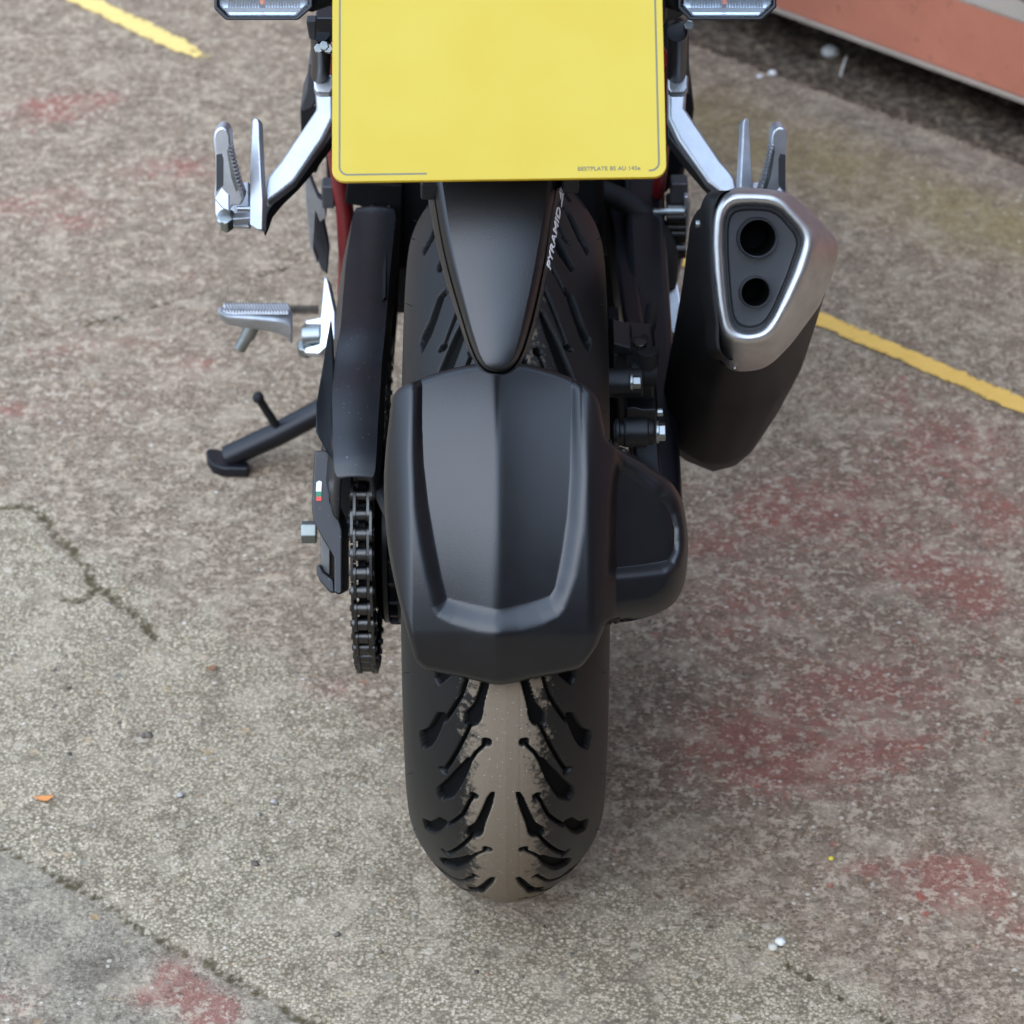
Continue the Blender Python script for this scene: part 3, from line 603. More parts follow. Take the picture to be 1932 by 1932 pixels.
# cross rows: (V at rear..front) left outer bottom, left top edge, right top edge, right lower
gd = []
guard_rows = [  # v, Y, u_left_low, u_left_top, u_right_top, u_right_low
    (904, -.101, 637, 643, 697, 703), (899, -.100, 629, 636, 704, 711), (890, -.097, 624, 632, 707, 714), (870, -.090, 620, 630, 709, 716), (800, -.05, 608, 628, 713, 722), (740, -.01, 607, 627, 717, 725), (690, .03, 612, 631, 720, 727), (620, .08, 622, 642, 727, 735),
    (560, .14, 628, 647, 732, 740), (500, .20, 633, 652, 737, 747), (440, .26, 641, 661, 743, 752), (400, .30, 650, 668, 745, 752), (392, .305, 657, 672, 741, 748)]
gr_ = curve([tuple(r) for r in guard_rows], 90)
rows = []
for v, Y, a, b, c, e in gr_:
    row = []
    pl = aty(a, v, Y); pb = aty(b, v, Y); pc = aty(c, v, Y); pe = aty(e, v, Y)
    for k in range(7): f = k/6; row.append(pl+(pb-pl)*f+np.array([0, 0, -.055*(1-sst(f*.5+.5)**1.0)*(1-f)]) if False else pl*(1-f)+pb*f+np.array([-.0, .0, -.040*(1-f)]))
    for k in range(1, 21): f = k/20; row.append(pb*(1-f)+pc*f+np.array([0, 0, .0018*math.sin(math.pi*f)]))
    for k in range(1, 7): f = k/6; row.append(pc*(1-f)+pe*f+np.array([0, 0, -.020*f]))
    rows.append(row)
guard = shell(rows, 'chain_guard', M_smooth, th=.003); guard.data.set_sharp_from_angle(angle=math.radians(24))
# side plate of the guard (brownish lower lobe)
mb = MB().prism([aty(u, v, Y) for u, v, Y in ((606, 705, .02), (617, 640, .06), (624, 600, .08), (628, 640, .07), (630, 700, .04), (630, 780, -.03), (634, 870, -.08), (626, 872, -.085), (620, 855, -.075), (605, 832, -.045), (595, 815, -.04), (597, 760, -.02))], DV*.012)
part(mb, 'chain_guard_flank', M_black, guard, bevel=.003)
# small slot with chain seen through the guard's inner edge
part(MB().prism([aty(u, v, y-.004) for u, v, y in ((722, 455, .255), (730, 447, .258), (728, 560, .135), (722, 565, .132))], (0, .004, -.006)), 'guard_slot', M_dark, guard, bevel=.001)

# --- rear mudguard (hugger)
def ucyl(u, v, Rb=.340):
    q = ray(u, v); o = CAM[1:]-AX[1:]; qq = q[..., 1:] if hasattr(q, 'shape') and q.ndim > 1 else q[1:]
    A = (qq*qq).sum(-1); B = 2*(qq*o).sum(-1); Cc = o@o-Rb*Rb; t = (-B-np.sqrt(np.maximum(B*B-4*A*Cc, 0)))/2/A; return t
def build_hugger():
    top = [(747, 750), (757, 738), (775, 729), (800, 719), (850, 703), (900, 693), (940, 690), (980, 692), (1030, 703), (1070, 717), (1100, 733), (1115, 744), (1124, 762)]
    left = [(747, 750), (742, 790), (736, 840), (732, 900), (733, 960), (738, 1020), (746, 1070), (757, 1120), (770, 1170), (783, 1220), (788, 1240)]
    bot = [(788, 1240), (800, 1253), (830, 1262), (880, 1272), (915, 1281), (940, 1285), (970, 1281), (1010, 1272), (1060, 1262), (1092, 1252), (1103, 1240)]
    right = [(1124, 762), (1131, 800), (1140, 832), (1160, 848), (1190, 864), (1225, 888), (1258, 912), (1277, 940), (1287, 980), (1291, 1020), (1289, 1065), (1282, 1105), (1266, 1133), (1240, 1150), (1210, 1160), (1180, 1163), (1150, 1167), (1138, 1174), (1130, 1190), (1118, 1218), (1103, 1240)]
    NU, NV = 300, 260
    T = curve(top, NU); B = curve(bot, NU); L = curve(left, NV); Rr = curve(right, NV)
    s = np.linspace(0, 1, NU)[None, :, None]; t = np.linspace(0, 1, NV)[:, None, None]
    P = (1-t)*T[None]+t*B[None]+(1-s)*L[:, None]+s*Rr[:, None]-((1-s)*(1-t)*T[0]+s*(1-t)*T[-1]+(1-s)*t*B[0]+s*t*B[-1])
    z = lambda l: [(714.8+.34*a, 656.9+.34*b) for a, b in l]
    outer = z([(192, -100), (186, 230), (170, 600), (185, 900), (215, 1100), (255, 1300), (290, 1440), (318, 1485), (400, 1530), (540, 1572), (660, 1594), (780, 1573), (910, 1535), (1000, 1488), (1036, 1440), (1100, 1250), (1137, 1000), (1150, 700), (1135, 400), (1124, -100)])
    inner = z([(240, -100), (238, 230), (238, 430), (250, 650), (275, 850), (312, 1060), (350, 1250), (385, 1385), (500, 1412), (660, 1446), (830, 1408), (945, 1372), (975, 1330), (1015, 1130), (1045, 930), (1062, 700), (1068, 450), (1062, -100)])
    do = -sdf(P, outer); di = sdf(P, inner)
    tt = np.where(di <= 0, 1, np.where(do <= 0, 0, do/(do+np.maximum(di, 0)+1e-6)))
    # soften
    h = -.0080*sst(tt)*.7-.0080*.3*tt
    q = P[..., 0]-(937+.004*(P[..., 1]-950)); 
    qa = np.sqrt(q*q+6**2); h -= (.13*qa+.20*60*(1-np.exp(-qa/60)))/2560
    # outer rim rolls towards the tyre
    el = np.maximum(-q-158, 0); h -= .018*(el/44)**1.5
    er = np.maximum(q-170, 0); h -= np.where(er < 50, .017*(er/50)**1.4, .017+.00013*(er-50))
    vb = np.maximum(P[..., 1]-1190, 0); h -= .016*(vb/95)**1.5
    vt = np.maximum(P[..., 1]-1100, 0)*0
    # wing on the right with a sunken panel
    wo = z([(1290, 560), (1330, 585), (1600, 760), (1665, 900), (1680, 1080), (1650, 1220), (1580, 1262), (1280, 1290), (1200, 1290), (1240, 900)])
    wi = z([(1330, 680), (1400, 715), (1580, 880), (1625, 1000), (1625, 1120), (1590, 1180), (1450, 1205), (1300, 1222), (1295, 1100), (1310, 800)])
    a = -sdf(P, wo); b = sdf(P, wi); w = np.where(b <= 0, 1, np.where(a <= 0, 0, a/(a+np.maximum(b, 0)+1e-6))); wm = sst((P[..., 0]-1135)/25)
    h -= .011*sst(w)*wm
    # roll-off of the wing's outer and lower border
    outl = list(map(tuple, T))+list(map(tuple, Rr))+list(map(tuple, B[::-1]))+list(map(tuple, L[::-1]))
    outl = outl[::4]; de = seg_dist(P, outl)
    wing = sst((P[..., 0]-1150)/30)
    h -= wing*.016*(1-np.clip(de/34, 0, 1))**2
    h -= .0032*(1-np.clip(de/7, 0, 1))**2
    tb = ucyl(P[..., 0], P[..., 1]) if False else None
    U, V = P[..., 0], P[..., 1]
    R_ = DV[None, None]+RT*((U-966)/F)[..., None]+UP*((966-V)/F)[..., None]
    o = CAM[1:]-AX[1:]; qq = R_[..., 1:]; A = (qq*qq).sum(-1); Bb = 2*(qq*o).sum(-1); Cc = o@o-.343**2; t_ = (-Bb-np.sqrt(Bb*Bb-4*A*Cc))/2/A
    for _ in range(2): h[1:-1, 1:-1] = (h[1:-1, 1:-1]*2+h[:-2, 1:-1]+h[2:, 1:-1]+h[1:-1, :-2]+h[1:-1, 2:])/6
    return CAM+R_*(t_-h)[..., None]
hug = grid_obj('rear_mudguard', build_hugger(), M_hug, bike); m = hug.modifiers.new('thickness', 'SOLIDIFY'); m.thickness = .003; m.offset = -1
part(MB().prism([atd(u, v, 2.262) for u, v in ((1170, 1160), (1240, 1146), (1210, 1166), (1182, 1172), (1168, 1172))], DV*.02), 'mounting_tab', M_dark, hug, bevel=.002)
part(MB().bar(AX+[-.11, .02, .05], atd(745, 1020, 2.30)+[0, .04, 0], .02, .012), 'mudguard_stay', M_black, hug, bevel=.003)

# --- tongue between number plate and mudguard
def resample_open(pts, n): return curve(pts, n)
z8 = lambda l: [(714.8+.25*a, 328.4+.25*b) for a, b in l]
to = curve(z8([(345, 40), (370, 180), (450, 600), (600, 1110), (700, 1380), (745, 1455), (800, 1500), (885, 1518), (975, 1508), (1045, 1460), (1095, 1390), (1150, 1250), (1270, 780), (1370, 180), (1405, 40)]), 120)
ti = curve(z8([(478, 40), (495, 150), (560, 560), (650, 950), (730, 1250), (775, 1380), (815, 1440), (880, 1462), (955, 1450), (1005, 1395), (1045, 1280), (1100, 1050), (1195, 580), (1255, 200), (1272, 40)]), 120)
def Dt(v): return 2.135-.022*(v-340)/360
rings = []
for k in range(10):
    f = (0, .03, .14, .27, .4, .53, .66, .78, .9, 1)[k]; c = ti*(1-f)+to*f; dp = .020*(1-math.cos(f*math.pi/2))*.9+.004*f
    rings.append([atd(u, v, Dt(v)+dp) for u, v in c])
rings.append([atd(u, v, Dt(v)+.034) for u, v in to]); rings.append([atd(u+(939-u)*.05, v, Dt(v)+.034) for u, v in to]); rings.append([atd(u+(939-u)*.05, v, Dt(v)+.010) for u, v in (to*.85+ti*.15)])
mb = MB(); n = 120; vs = [p for r in rings for p in r]; fs = []
for i in range(len(rings)-1):
    for j in range(n-1): fs.append((i*n+j, i*n+j+1, (i+1)*n+j+1, (i+1)*n+j))
for j in range(n//2-1): fs.append((j, j+1, n-2-j, n-1-j))
mb.add(vs, fs); tongue = part(mb, 'mudguard_extension', M_hug, ang=50)
# lettering on its right flank
def text_mesh(body, size, mat, name, parent, M, ext=.0002, shear=0, space=1.):
    cu = bpy.data.curves.new(name, 'FONT'); cu.body = body; cu.size = size; cu.extrude = ext; cu.align_x = 'LEFT'; cu.shear = shear; cu.space_character = space; cu.offset = size*.016
    to_ = bpy.data.objects.new(name, cu); C.objects.link(to_); dg = bpy.context.evaluated_depsgraph_get(); me = bpy.data.meshes.new_from_object(to_.evaluated_get(dg))
    bpy.data.objects.remove(to_); me.materials.clear(); me.materials.append(mat)
    o = bpy.data.objects.new(name, me); C.objects.link(o); me.transform(M); o.parent = parent; return o
def frame_m(o, x, y):
    x = Vector(x).normalized(); y = Vector(y); y = (y-x*y.dot(x)).normalized(); z = x.cross(y); return Matrix(((x[0], y[0], z[0], o[0]), (x[1], y[1], z[1], o[1]), (x[2], y[2], z[2], o[2]), (0, 0, 0, 1)))
def flank(f, g, lift=.0006):   # f along 0..1 (bottom..top), g across 0 inner ..1 outer
    a = np.array([(1034, 508)[0], 508])*(1-f)+np.array([1059, 366])*f
    return None
pA = atd(1033.5, 511, Dt(511)+.0135); pB = atd(1058.5, 368, Dt(368)+.0150)
xdir = pB-pA; Lt = np.linalg.norm(xdir)
inn = atd(1024, 440, Dt(440)+.0035); outp = atd(1048, 440, Dt(440)+.018); ydir = inn-outp
off = np.array(Vector(xdir).normalized().cross(Vector(ydir).normalized())); off = off if off@DV < 0 else -off
mt = frame_m(pA+off*.0022, xdir, ydir)
lt = text_mesh('PYRAMID', .0078, M_white, 'lettering', tongue, mt, shear=.25, space=1.0)
xs_ = [v.co for v in lt.data.vertices]; mi = mt.inverted(); w = max((mi@v)[0] for v in xs_); sc = (Lt*.82)/w
lt.data.transform(mt@Matrix.Diagonal((sc, 1, 1, 1))@mi)
def tp(x, y, z=0.): v = mt@Vector((x, y, z)); return (v[0], v[1], v[2])
l0 = Lt*.835; tri = MB().prism([tp(l0, 0), tp(l0+.012, 0), tp(l0+.0122, .0062), tp(l0+.0112, .0062), tp(l0+.0108, .0016), tp(l0+.003, .0012)], tuple(np.array(tp(0, 0, .0003))-np.array(tp(0, 0, 0))))
tri.prism([tp(l0+.0052, .0026), tp(l0+.0098, .0026), tp(l0+.0102, .0062)], tuple(np.array(tp(0, 0, .0003))-np.array(tp(0, 0, 0))))
part(tri, 'triangle_emblem', M_white, tongue)
mb = MB().box(atd(818, 350, 2.15), (.018, .02, .014)); mb.box(atd(1076, 338, 2.15), (.012, .02, .014)); mb.box(atd(939, 300, 2.19), (.105, .012, .05), Matrix.Rotation(-math.radians(43), 4, 'X'))
part(mb, 'extension_bracket', M_black, tongue, bevel=.002)

# --- number plate
pb = atd(942, 339, 2.058); tiltv = Vector((0, .733, .680)).normalized(); xr = Vector((math.cos(math.radians(.93)), 0, math.sin(math.radians(.93))))
MP = frame_m(pb, xr, tiltv)       # z axis of this frame points to the rear/up
if (MP.to_3x3()@Vector((0, 0, 1))).dot(Vector(-DV)) < 0: raise SystemExit('plate frame')
def rrect(x0, x1, y0, y1, r, n=8):
    out = []
    for cx, cy, a0 in ((x1-r, y0+r, -90), (x1-r, y1-r, 0), (x0+r, y1-r, 90), (x0+r, y0+r, 180)):
        for k in range(n+1): a = math.radians(a0+90*k/n); out.append((cx+r*math.cos(a), cy+r*math.sin(a)))
    return out
def pl3(x, y, z=0): v = MP@Vector((x, y, z)); return (v[0], v[1], v[2])
hw = .1145
mb = MB().prism([pl3(x, y, -.0032) for x, y in rrect(-hw, hw, 0, .178, .009)], tuple(np.array(pl3(0, 0, .0028))-np.array(pl3(0, 0, 0))))
plate = part(mb, 'number_plate', M_plate_edge, bevel=.0004)
mb = MB().prism([pl3(x, y, -.0003) for x, y in rrect(-hw+.0002, hw-.0002, .0002, .1778, .009)], tuple(np.array(pl3(0, 0, .0006))-np.array(pl3(0, 0, 0)))); part(mb, 'plate_face', M_plate, plate, bevel=.0003)
# border line pieces
def strip(pts, w, z0=.0004, th=.0002):
    mb = MB(); pts = [np.array(p, float) for p in pts]; A = []; B = []
    for i, p in enumerate(pts):
        t = pts[min(i+1, len(pts)-1)]-pts[max(i-1, 0)]; t /= np.linalg.norm(t); n = np.array([-t[1], t[0]]); A.append(p+n*w/2); B.append(p-n*w/2)
    n = len(A); vs = [pl3(*p, z0) for p in A]+[pl3(*p, z0) for p in B]; fs = [(i, i+1, n+i+1, n+i) for i in range(n-1)]; return mb.add(vs, fs)
inx = hw-.0052; iny = .0050; r = .0058
arc = lambda cx, cy, a0, a1: [(cx+r*math.cos(math.radians(a0+(a1-a0)*k/10)), cy+r*math.sin(math.radians(a0+(a1-a0)*k/10))) for k in range(11)]
part(strip([(-inx, .172)]+arc(-inx+r, iny+r, 180, 270)+[(-.0495, iny)], .0013), 'plate_border', M_print, plate)
part(strip([(inx, .172)]+arc(inx-r, iny+r, 0, -90)+[(inx-.0070, iny)], .0013), 'plate_border', M_print, plate)
text_mesh('BESTPLATE BS AU 145e', .0041, M_print, 'plate_lettering', plate, MP@Matrix.Translation((.0535, .0055, .0004)), ext=.0001, space=1.04)
mb = MB().prism([pl3(x, y, -.0040) for x, y in rrect(-.09, .09, .03, .165, .01)], tuple(np.array(pl3(0, 0, -.010))-np.array(pl3(0, 0, 0)))); 
mb.bar(pl3(0, .10, -.014), (0, .12, .93), .09, .03); part(mb, 'plate_holder', M_black, plate, bevel=.003)

# --- rear indicators
def slab_(pts, ref, n, th):
    n = np.array(n, float); n /= np.linalg.norm(n); return MB().prism([atp(u, v, ref, n) for u, v in pts], -n*th)
def indicator(sgn):
    uc = 497 if sgn < 0 else 1372; D = 2.24
    def poly(w, h, ch, dv=0): return [(uc-w, -48+dv), (uc+w, -48+dv), (uc+w, 38-ch*.9-h), (uc+w-ch, 38-h), (uc-w+ch*.8, 38-h), (uc-w, 38-ch*.8-h)]
    n = 6
    o = [atd(u, v, D+.028) for u, v in poly(90, 3, 26)]; a = [atd(u, v, D) for u, v in poly(93, 0, 27)]; b = [atd(u, v, D) for u, v in poly(86, 6, 25)]; c = [atd(u, v, D+.008) for u, v in poly(84, 8, 24)]
    ind = part(MB().loft([c, b, a, o], False, True), 'rear_indicator', M_black, bevel=.0012)
    ln = MB().prism([atd(u, v, D+.0015) for u, v in poly(84, 8, 24)], DV*.004); part(ln, 'lens', M_lens, ind, bevel=.0015)
    part(slab_([(u, v) for u, v in poly(85, 7, 24)], atd(uc, 0, D+.016), (0, -.5, .866), .003), 'lamp_backing', M_lamp, ind)
    part(MB().prism([atd(u, v, D+.011) for u, v in ((uc-78, 15), (uc+78, 15), (uc+76, 17), (uc+60, 31), (uc-58, 31), (uc-76, 17))], DV*.008), 'frosted_strip', M_frost, ind)
    rf = MB()
    for k in range(26):
        u = uc-66+k*5.3; rf.loft([[atd(u-.9, -48, D+.012), atd(u+.9, -48, D+.012), atd(u, -48, D+.007)], [atd(u-.9, 13, D+.012), atd(u+.9, 13, D+.012), atd(u, 13, D+.007)]])
    part(rf, 'reflector_rib', M_inner, ind, ang=20)
    part(MB().cyl(atd(uc+(-2 if sgn < 0 else -5), -4, D+.008), (0, .2, 1), .0024, .009, 12), 'bulb', M_orange, ind)
    x = sgn
    part(MB().tube([atd(uc-x*86, -10, D+.02), atd(uc-x*120, -16, D+.03), atd(uc-x*190, -20, D+.05)], [.013, .011, .012], 16), 'indicator_stalk', M_rubber, ind)
    return ind
indicator(-1); indicator(1)

# --- passenger footrests and their hangers
def slab(pts, ref, n, th, mb=None):          # outline on a tilted plane through ref, th thick behind it
    n = np.array(n, float); n /= np.linalg.norm(n); mb = mb or MB(); return mb.prism([atp(u, v, ref, n) for u, v in pts], -n*th)
def passenger(sgn):
    X = lambda u: u if sgn < 0 else 1890-u
    m_ = lambda l: [(X(u), v) for u, v in l]
    ref = aty(X(560), 270, .20); nn = (sgn*.10, -.52, .85)
    top = [(592, 150), (594, 141), (627, 141), (629, 150), (629, 180), (629, 222), (609, 263), (579, 307), (554, 342), (527, 363), (501, 382), (496, 362), (502, 336), (512, 322), (528, 304), (558, 260), (596, 204), (594, 175)]
    hanger = part(slab(m_(top), ref, nn, .012), 'footrest_hanger', M_alu, bevel=.0035, seg=3)
    cap_ = [(591, 146), (594, 139), (627, 139), (630, 146), (630, 168), (624, 176), (598, 176), (592, 168)]
    part(slab(m_(cap_), aty(X(610), 160, .165), (0, -.75, .65), .014), 'hanger_boss', M_alu, hanger, bevel=.004, seg=3)
    under = [(629, 200), (629, 256), (592, 306), (560, 343), (530, 372), (510, 396), (502, 420), (495, 434), (492, 380), (520, 345), (545, 325)]
    part(slab(m_(under), aty(X(560), 300, .225), nn, .014), 'hanger_underside', M_black, hanger, bevel=.003)
    bl = [(475, 226), (480, 221), (486, 224), (488, 232), (489, 262), (492, 320), (495, 380), (494, 434), (484, 433), (470, 424), (470, 335), (473, 270)]
    part(slab(m_(bl), aty(X(480), 330, .165), (sgn*.45, -.6, .66), .008), 'guard_blade', M_alu, hanger, bevel=.0025, seg=3)
    br = [(404, 345), (470, 342), (472, 430), (412, 426), (405, 400)]
    part(slab(m_(br), aty(X(440), 380, .178), (sgn*.1, -.70, .70), .006), 'mounting_plate', M_alu, hanger, bevel=.002)
    ld = [(408, 414), (411, 404), (440, 400), (474, 398), (480, 400), (478, 410), (440, 414), (416, 420)]
    part(slab(m_(ld), aty(X(440), 405, .155), (0, -.2, .98), .006), 'clevis', M_alu, hanger, bevel=.002)
    pg_ = [(402, 264), (404, 250), (411, 242), (420, 240), (429, 245), (434, 256), (435, 275), (440, 310), (447, 340), (456, 362), (461, 376), (454, 388), (440, 388), (432, 399), (416, 392), (404, 376), (403, 366), (407, 330), (405, 290)]
    n2 = (sgn*.05, -.99, .14); rp_ = aty(X(425), 320, .155)
    pegm = part(slab(m_(pg_), rp_, n2, .018), 'folded_footrest', M_alub, hanger, bevel=.005, seg=4)
    part(slab(m_([(408, 292), (418, 290), (421, 300), (421, 350), (408, 362)]), rp_+np.array([0, -.0006, .0004]), n2, .001), 'footrest_recess_shade', M_inner, pegm, bevel=.0003)  # thin dark slab, paints the shade of a recess onto the flat footrest
    part(slab(m_([(404, 374), (418, 352), (431, 366), (432, 397), (420, 392)]), rp_+np.array([0, -.004, .003]), (sgn*.3, -.5, .8), .004), 'footrest_heel', M_alu, pegm, bevel=.001)
    part(slab(m_([(403, 262), (406, 250), (413, 243), (421, 242), (429, 247), (433, 258), (428, 274), (423, 284), (415, 276)]), rp_+np.array([0, -.003, .002]), (sgn*.1, -.55, .83), .004), 'footrest_tip', M_alu, pegm, bevel=.0015, seg=3)
    part(slab(m_([(431, 276), (438, 300), (447, 340), (452, 356), (445, 362), (436, 335), (430, 300), (428, 284)]), rp_+np.array([0, -.0006, .0004]), n2, .0012), 'grip_strip', M_steel, pegm, bevel=.0003)
    teeth = MB()
    for k in range(13):
        v = 276+k*7.2; uu = 434+(v-276)*.255; slab(m_([(uu-5, v-1.8), (uu+2.6, v), (uu-5, v+1.8)]), rp_+np.array([0, -.0012, .001]), n2, .012, teeth)
    part(teeth, 'tread', M_alu, pegm)
    b = MB().cyl(aty(X(427), 411, .156), (0, -.35, 1), .0075, .008, 20); b.cyl(aty(X(427), 420, .150), (0, -.35, 1), .0062, .012, 6); b.cyl(aty(X(427), 425, .148), (0, -.35, 1), .0036, .012, 12); part(b, 'pivot_bolt', M_steel, hanger, bevel=.0008)
    part(MB().cyl(aty(X(461), 394, .150), (1, 0, 0), .0022, .012, 10), 'cotter_pin', M_steel, hanger)
    return hanger
passenger(-1); passenger(1)

# --- rider hanger and footrest (left)
def tp_(pts, Y, dy, name, mat, parent=bike, bevel=.002, dz=0): return part(MB().prism([aty(u, v, Y) for u, v in pts], (0, dy, dz)), name, mat, parent, bevel=bevel)
rh = tp_([(574, 322), (580, 322), (600, 372), (614, 384), (616, 410), (604, 420), (596, 400), (592, 470), (600, 492), (598, 500), (584, 460), (576, 375)], .42, .012, 'rider_footrest_hanger', M_alu)
part(slab([(611, 520), (618, 525), (632, 590), (632, 640), (602, 668), (572, 666), (575, 655), (602, 648), (604, 612), (575, 612), (573, 604), (604, 598), (608, 560)], aty(610, 600, .40), (-.25, -.62, .74), .012), 'hanger_foot', M_alub, rh, bevel=.002)
tp_([(580, 330), (612, 420), (622, 470), (618, 520), (606, 510), (590, 470)], .44, .01, 'heel_plate', M_inner, rh)
pg = MB()
rings = []
for u, vt, vb_ in ((411, 581, 590), (416, 578, 604), (430, 582, 613), (470, 582, 619), (520, 583, 628), (540, 583, 636), (552, 585, 652)):
    rings.append([aty(u, vt, .44), aty(u, vt, .40), aty(u, (vt+vb_)/2, .385), aty(u, vb_, .39), aty(u, vb_, .43), aty(u, (vt+vb_)/2, .45)])
rf = part(pg.loft(rings), 'rider_footrest', M_alu, rh, bevel=.003, ang=50)
pad = MB()
for r_ in range(3):
    for k in range(22):
        c0 = aty(424+k*5.6+(r_ % 2)*2.6, 578+r_*5.5, .418-.012*r_); pad.loft([[c0+np.array([dx*.0014, dy*.004, 0]) for dx, dy in ((-1, -1), (1, -1), (1, 1), (-1, 1))], [c0+np.array([dx*.0004, dy*.002, .0035]) for dx, dy in ((-1, -1), (1, -1), (1, 1), (-1, 1))]])
part(pad, 'footrest_tread', M_alu, rf)
pad = MB()
for k in range(13): pad.box(aty(546+k*4.4, 584, .425), (.0014, .010, .004))
part(pad, 'rubber_pad', M_rubber, rf)
b = MB().cyl(aty(588, 634, .395), (1, 0, .05), .0105, .018, 24); part(b, 'pivot_pin', M_steel, rh, bevel=.001)
b = MB().cyl(aty(576, 658, .39), (0, -.3, 1), .008, .012, 8); part(b, 'pivot_bolt', M_steel, rh, bevel=.001)
b = MB().tube([aty(478, 612, .42), aty(466, 635, .42)], .0075, 18); b.tube([aty(466, 634, .42), aty(452, 658, .42)], .0062, 18); part(b, 'feeler_pin', M_steel, rf, bevel=.001)
# right rider hanger
rh2 = tp_([(1291, 370), (1300, 372), (1304, 385), (1302, 420), (1292, 480), (1280, 530), (1272, 560), (1268, 540), (1284, 470), (1292, 400)], .40, .01, 'rider_footrest_hanger', M_alu)
part(slab([(1268, 512), (1278, 530), (1285, 570), (1292, 600), (1286, 636), (1274, 640), (1254, 606), (1262, 540)], aty(1272, 580, .36), (-.2, -.60, .78), .012), 'hanger_foot', M_alub, rh2, bevel=.002)
tp_([(1258, 392), (1292, 388), (1292, 470), (1282, 520), (1264, 520), (1260, 440)], .42, .03, 'brake_master_cylinder', M_black, rh2)
b = MB()
for v, r in ((398, .009), (408, .012), (428, .010), (440, .012), (470, .011)): b.cyl(aty(1276, v, .405), (1, 0, 0), r*.8, .018, 20)
part(b, 'linkage', M_darksteel, rh2, bevel=.0008)
for a_, r_, l_ in ((aty(1262, 400, .40), .004, .03), (aty(1252, 600, .37), .006, .02), (aty(1252, 658, .30), .007, .022)): part(MB().cyl(a_, (1, 0, 0), r_, l_, 8), 'linkage_bolt', M_steel, rh2, bevel=.0008)

# --- side stand
ft = atz(430, 868, .010); pv = np.array([-.13, .57, .18])
hh = aty(612, 772, .575)
st = MB().tube([ft+[.0, .0, .004], (ft+hh)/2, hh, hh+(hh-ft)*.30, np.array([-.125, .60, .22])], [.0125, .0128, .013, .013, .014], 20)
st.cyl((-.125, .60, .22), (1, 0, 0), .022, .03, 20)
stand = part(st, 'side_stand', M_frameblk, ang=50)
fp = [(388, 850), (394, 845), (412, 846), (440, 858), (470, 872), (468, 884), (420, 883), (400, 876), (390, 862)]
part(MB().prism([atz(u, v, .012) for u, v in fp], (0, 0, -.012)), 'stand_foot', M_frameblk, stand, bevel=.002)
pr0 = aty(519, 800, .57); pr1 = aty(487, 750, .56)
b = MB().tube([pr0, pr1], [.0045, .0045], 14); 
for k in range(9):
    pass
part(b, 'kick_prong', M_rubber, stand)
me_ = MB(); nb = 12
c = np.array(pr1); rr = .0062
rings = [[c+rr*np.array([math.sin(p)*math.cos(a), math.sin(p)*math.sin(a), math.cos(p)]) for a in np.linspace(0, 2*math.pi, 16, endpoint=False)] for p in np.linspace(.15, math.pi-.15, 10)]
part(me_.loft(rings), 'prong_ball', M_rubber, stand, ang=60)

# --- silencer
z5 = lambda l: [(1081.9+.31*a, 328.4+.31*b) for a, b in l]
PC = aty(1440, 505, -.03); nC = np.array([.06, -.90, .40]); nC /= np.linalg.norm(nC); cc = (1437, 512)
def sring(l, off, sm=2, n=120): return [atp(u, v, PC-nC*off, nC) for u, v in rad_ring(z5(l), n, sm, cc)]
rim_o = [(842, 420), (850, 290), (868, 205), (905, 148), (965, 112), (1100, 112), (1230, 122), (1290, 158), (1395, 270), (1474, 355), (1486, 425), (1450, 560), (1345, 790), (1225, 990), (1175, 1026), (1050, 1042), (950, 1025), (905, 975), (872, 800), (850, 600)]
rim_i = [(918, 470), (918, 300), (930, 235), (965, 195), (1060, 185), (1195, 192), (1262, 222), (1375, 350), (1392, 415), (1320, 620), (1218, 850), (1160, 935), (1110, 958), (1050, 965), (985, 943), (955, 890), (938, 750)]
cap_o = [(768, 420), (768, 250), (785, 155), (825, 105), (900, 82), (1010, 78), (1230, 95), (1330, 125), (1450, 230), (1590, 375), (1616, 440), (1603, 545), (1500, 800), (1330, 1030), (1215, 1150), (1140, 1192), (1010, 1206), (905, 1182), (845, 1110), (800, 900), (775, 650)]
cap_s = [(838, 430), (838, 300), (850, 208), (884, 138), (935, 92)]+cap_o[5:-4]+[(925, 1182), (880, 1112), (858, 900), (846, 650)]
lerp = lambda a, b, f: [(x*(1-f)+p*f, y*(1-f)+q*f) for (x, y), (p, q) in zip(a, b)]
def mixr(A, B, f, off): a = rad_ring(z5(A), 120, 2, cc); b = rad_ring(z5(B), 120, 2, cc); return [atp(u, v, PC-nC*off, nC) for u, v in a*(1-f)+b*f]
cap = MB().loft([sring(rim_i, .022), sring(rim_i, .010), mixr(rim_i, rim_o, .12, .0035), mixr(rim_i, rim_o, .3, .0008), mixr(rim_i, rim_o, .55, 0), mixr(rim_i, rim_o, .8, .0012), mixr(rim_i, rim_o, 1., .005), mixr(rim_o, cap_s, .35, .016), mixr(rim_o, cap_s, .7, .032), mixr(rim_o, cap_s, .92, .043), sring(cap_s, .050), mixr(rim_o, cap_s, .96, .0505)], False, False)
body2 = [(700, 420), (705, 300), (760, 200), (900, 140), (1100, 130), (1350, 170), (1480, 300), (1560, 480), (1562, 620), (1480, 900), (1400, 1150), (1250, 1360), (1060, 1440), (840, 1420), (700, 1300), (650, 1050), (670, 700)]
body3 = [(640, 900), (700, 500), (800, 420), (1100, 400), (1350, 470), (1470, 700), (1460, 900), (1392, 1180), (1240, 1460), (1080, 1680), (940, 1760), (780, 1752), (640, 1665), (556, 1530), (550, 1300), (590, 1080)]
